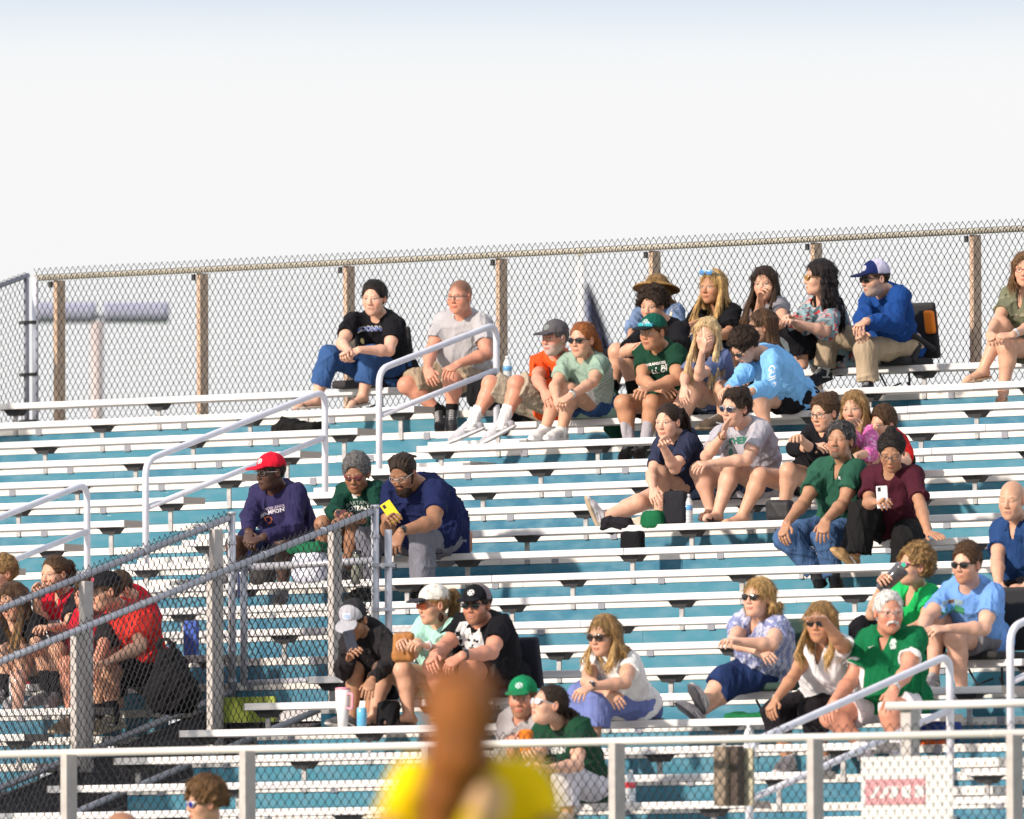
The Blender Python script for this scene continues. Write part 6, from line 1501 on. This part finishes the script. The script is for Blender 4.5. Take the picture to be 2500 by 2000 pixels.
lump('bag', 'cream cloth between the green hat and the bundled top', 'cloth', on_bench(1558, 7, .10), (.12, .10, .05), (.50, .44, .36))
lump('bag', 'black bag hanging below the eighth bench under the bundled top', 'bag', on_bench(1545, 8, .45, -.02), (.17, .08, .15), (.010, .010, .012), amp=.01)
lump('shoulder_bag', 'small black leather shoulder bag behind the knee of the man in green polo', 'handbag', on_bench(1905, 7, .10), (.20, .09, .135), (.014, .014, .017), amp=.010, m=M_RUB)
def bp_(f):
    f.cone((.02, 0, .30), (.10, -.05, .08), .09, .14, .05); f.cone((-.05, .02, .12), (.14, -.08, .10), .11, .15, .05); f.torus((.0, .0, .40), np.array([[1, 0, 0], [0, 0, 1], [0, 1, 0.]]), .045, .05, .010); f.plane_cut((0, 0, 0), (0, 0, -1))
sdf_thing('backpack', 'large black backpack slumped on the benches behind the boy in black cap', 'bag', on_bench(405, 14, .10, -.02), bp_, (.012, .012, .014), ext=.46, amp=.05)
c = on_bench(467, 12, .10)
m = MB(); m.box(c[0]-.055, c[0]+.055, c[1]-.02, c[1]+.02, c[2], c[2]+.23); o = m.build('cooler_box', mat('blue_plastic', (.03, .09, .42), .5), bevel=.01); tag(o, 'upright bright blue plastic box on the bench behind the fences', 'box')
c = on_bench(760, 9, .05, -.02); cb = lump('cooler_bag', 'white and grey cooler bag behind the fence, at the feet of the grey haired woman', 'bag', c, (.25, .18, .22), (.62, .64, .74), amp=.008)
lump('cloth', 'green cloth bundled on top of the white cooler bag', 'cloth', c+(-.02, 0, .22), (.26, .16, .05), (.015, .13, .06), amp=.03)
lump('bag', 'dark box shaped bag behind the fence below the man in purple', 'bag', on_bench(640, 9, .05, -.02), (.16, .16, .20), (.05, .045, .045), amp=.01)
lump('tan_bag', 'tan leather handbag on the lap of the woman in mint tee', 'handbag', atD(985, 1580, inhand('tan handbag', 'a', .03))-(0, 0, .09), (.13, .07, .18), (.36, .15, .04), amp=.012, rot=.6, m=M_RUB)
lump('cushion', 'green cushion slipped below the bench beside the blonde woman in patterned blouse', 'cushion', on_bench(1850, 15, .25, -.02), (.36, .22, .05), (.012, .12, .045), amp=.02)
lump('napkin', 'crumpled white napkin on the bench beside the man in light blue', 'napkin', on_bench(2415, 13), (.10, .09, .06), (.74, .74, .74), amp=.04)
lump('paper', 'flat lilac paper sheet on the bench by the crumpled napkin', 'paper', on_bench(2372, 13), (.16, .12, .008), (.58, .55, .70), amp=.002)
lump('bag', 'blue and orange sports bag under the bench of the white haired man', 'bag', on_bench(2262, 15, .30, -.16), (.36, .30, .14), (.02, .05, .22), amp=.02)
lump('bag', 'orange patterned bag under the blue bag behind the front rail', 'bag', on_bench(2262, 15, .22, -.25), (.30, .20, .09), (.50, .09, .02), amp=.02)
lump('snack_bag', 'crinkled orange snack packet held by the woman in white trousers', 'snack packet', atD(1284, 1836, inhand('mirrored sunglasses', 'a', .08)), (.07, .05, .13), (.62, .17, .02), amp=.03, rot=.3)
lump('backpack', 'black backpack between the bare legs in front of the mint woman bench', 'bag', on_bench(948, 15, .30, -.02), (.13, .12, .18), (.012, .012, .014), amp=.02)
lump('shoe_pair', 'brown sandals left under the third row bench', 'shoes', on_bench(1655, 3, .14), (.20, .12, .05), (.10, .05, .03), amp=.02)

# stadium seats strapped on the benches
def stadium_seat(label, px, j, col, w_=.42, back=.40, topc=None, arms=False, bx=.0, yaw=0., ped=.045):
    c = on_bench(px, j, .13); r = thing('stadium_seat', label, 'seat', c, 'padded stadium seats'); r['_w'] = [float(x) for x in c]
    R_ = rotz(yaw); mm = mat('seat_cloth_%d' % int(col[0]*1000+col[1]*10000), col, .8, bump=.2, bscale=60)
    def part(name, c0, size, tilt=0, mt=None, rd=.018):
        f = Fld(-np.ones(3)*(max(size)*.6+.06), np.ones(3)*(max(size)*.6+.06), .008)
        ct, st_ = math.cos(tilt), math.sin(tilt); Rt = np.array([[1, 0, 0], [0, ct, -st_], [0, st_, ct]])@R_
        f.box((0, 0, 0), Rt, np.array(size)/2, min(rd, min(size)*.45), .004); V, F = f.mesh()
        return mesh_obj(name, V+c+np.asarray(c0)@R_, F, mt or mm, r, True, c)
    part('seat_pad', (0, -.02, ped/2+.002), (w_, .36, ped))
    part('backrest', (bx, .20, back/2+.06), (w_, .045, back), -.18)
    if topc: part('back_panel', (bx+w_/2-.045, .185, back*.80), (.085, .07, back*.42), -.18, mat('orange_cloth', topc, .7))
    if arms:
        for q in (-1, 1):
            part('armrest', (q*w_/2, .02, .17), (.05, .30, .04), .35); part('arm_strut', (q*w_/2, -.06, .09), (.04, .05, .16), .5)
    for q in (-1, 1):
        m = MB(); a_ = c+np.array((q*w_*.3, -.03, -.05)); m.tube([a_, a_+(q*-.03, .05, -.10), a_+(q*-.10, .12, -.06)], .008, 6); m.build('strap', M_BRK, r)
stadium_seat('black folding stadium seat under the woman in black tee, top bench', 905, 0, (.022, .018, .022), bx=.02, ped=.06)
stadium_seat('black stadium seat with orange panel and armrests under the man in royal blue', 2190, 0, (.014, .014, .016), w_=.42, topc=(.80, .20, .008), arms=True, ped=.06)
stadium_seat('black moulded stadium seat behind the man in black portrait tee', 1218, 14, (.010, .010, .022), ped=.05, back=.33, w_=.36)
stadium_seat('black stadium seat under the man in light blue graphic tee', 2412, 13, (.012, .012, .014), ped=.05)
stadium_seat('dark green stadium seat under the blonde woman in patterned blouse', 1893, 14, (.010, .035, .028), ped=.05)
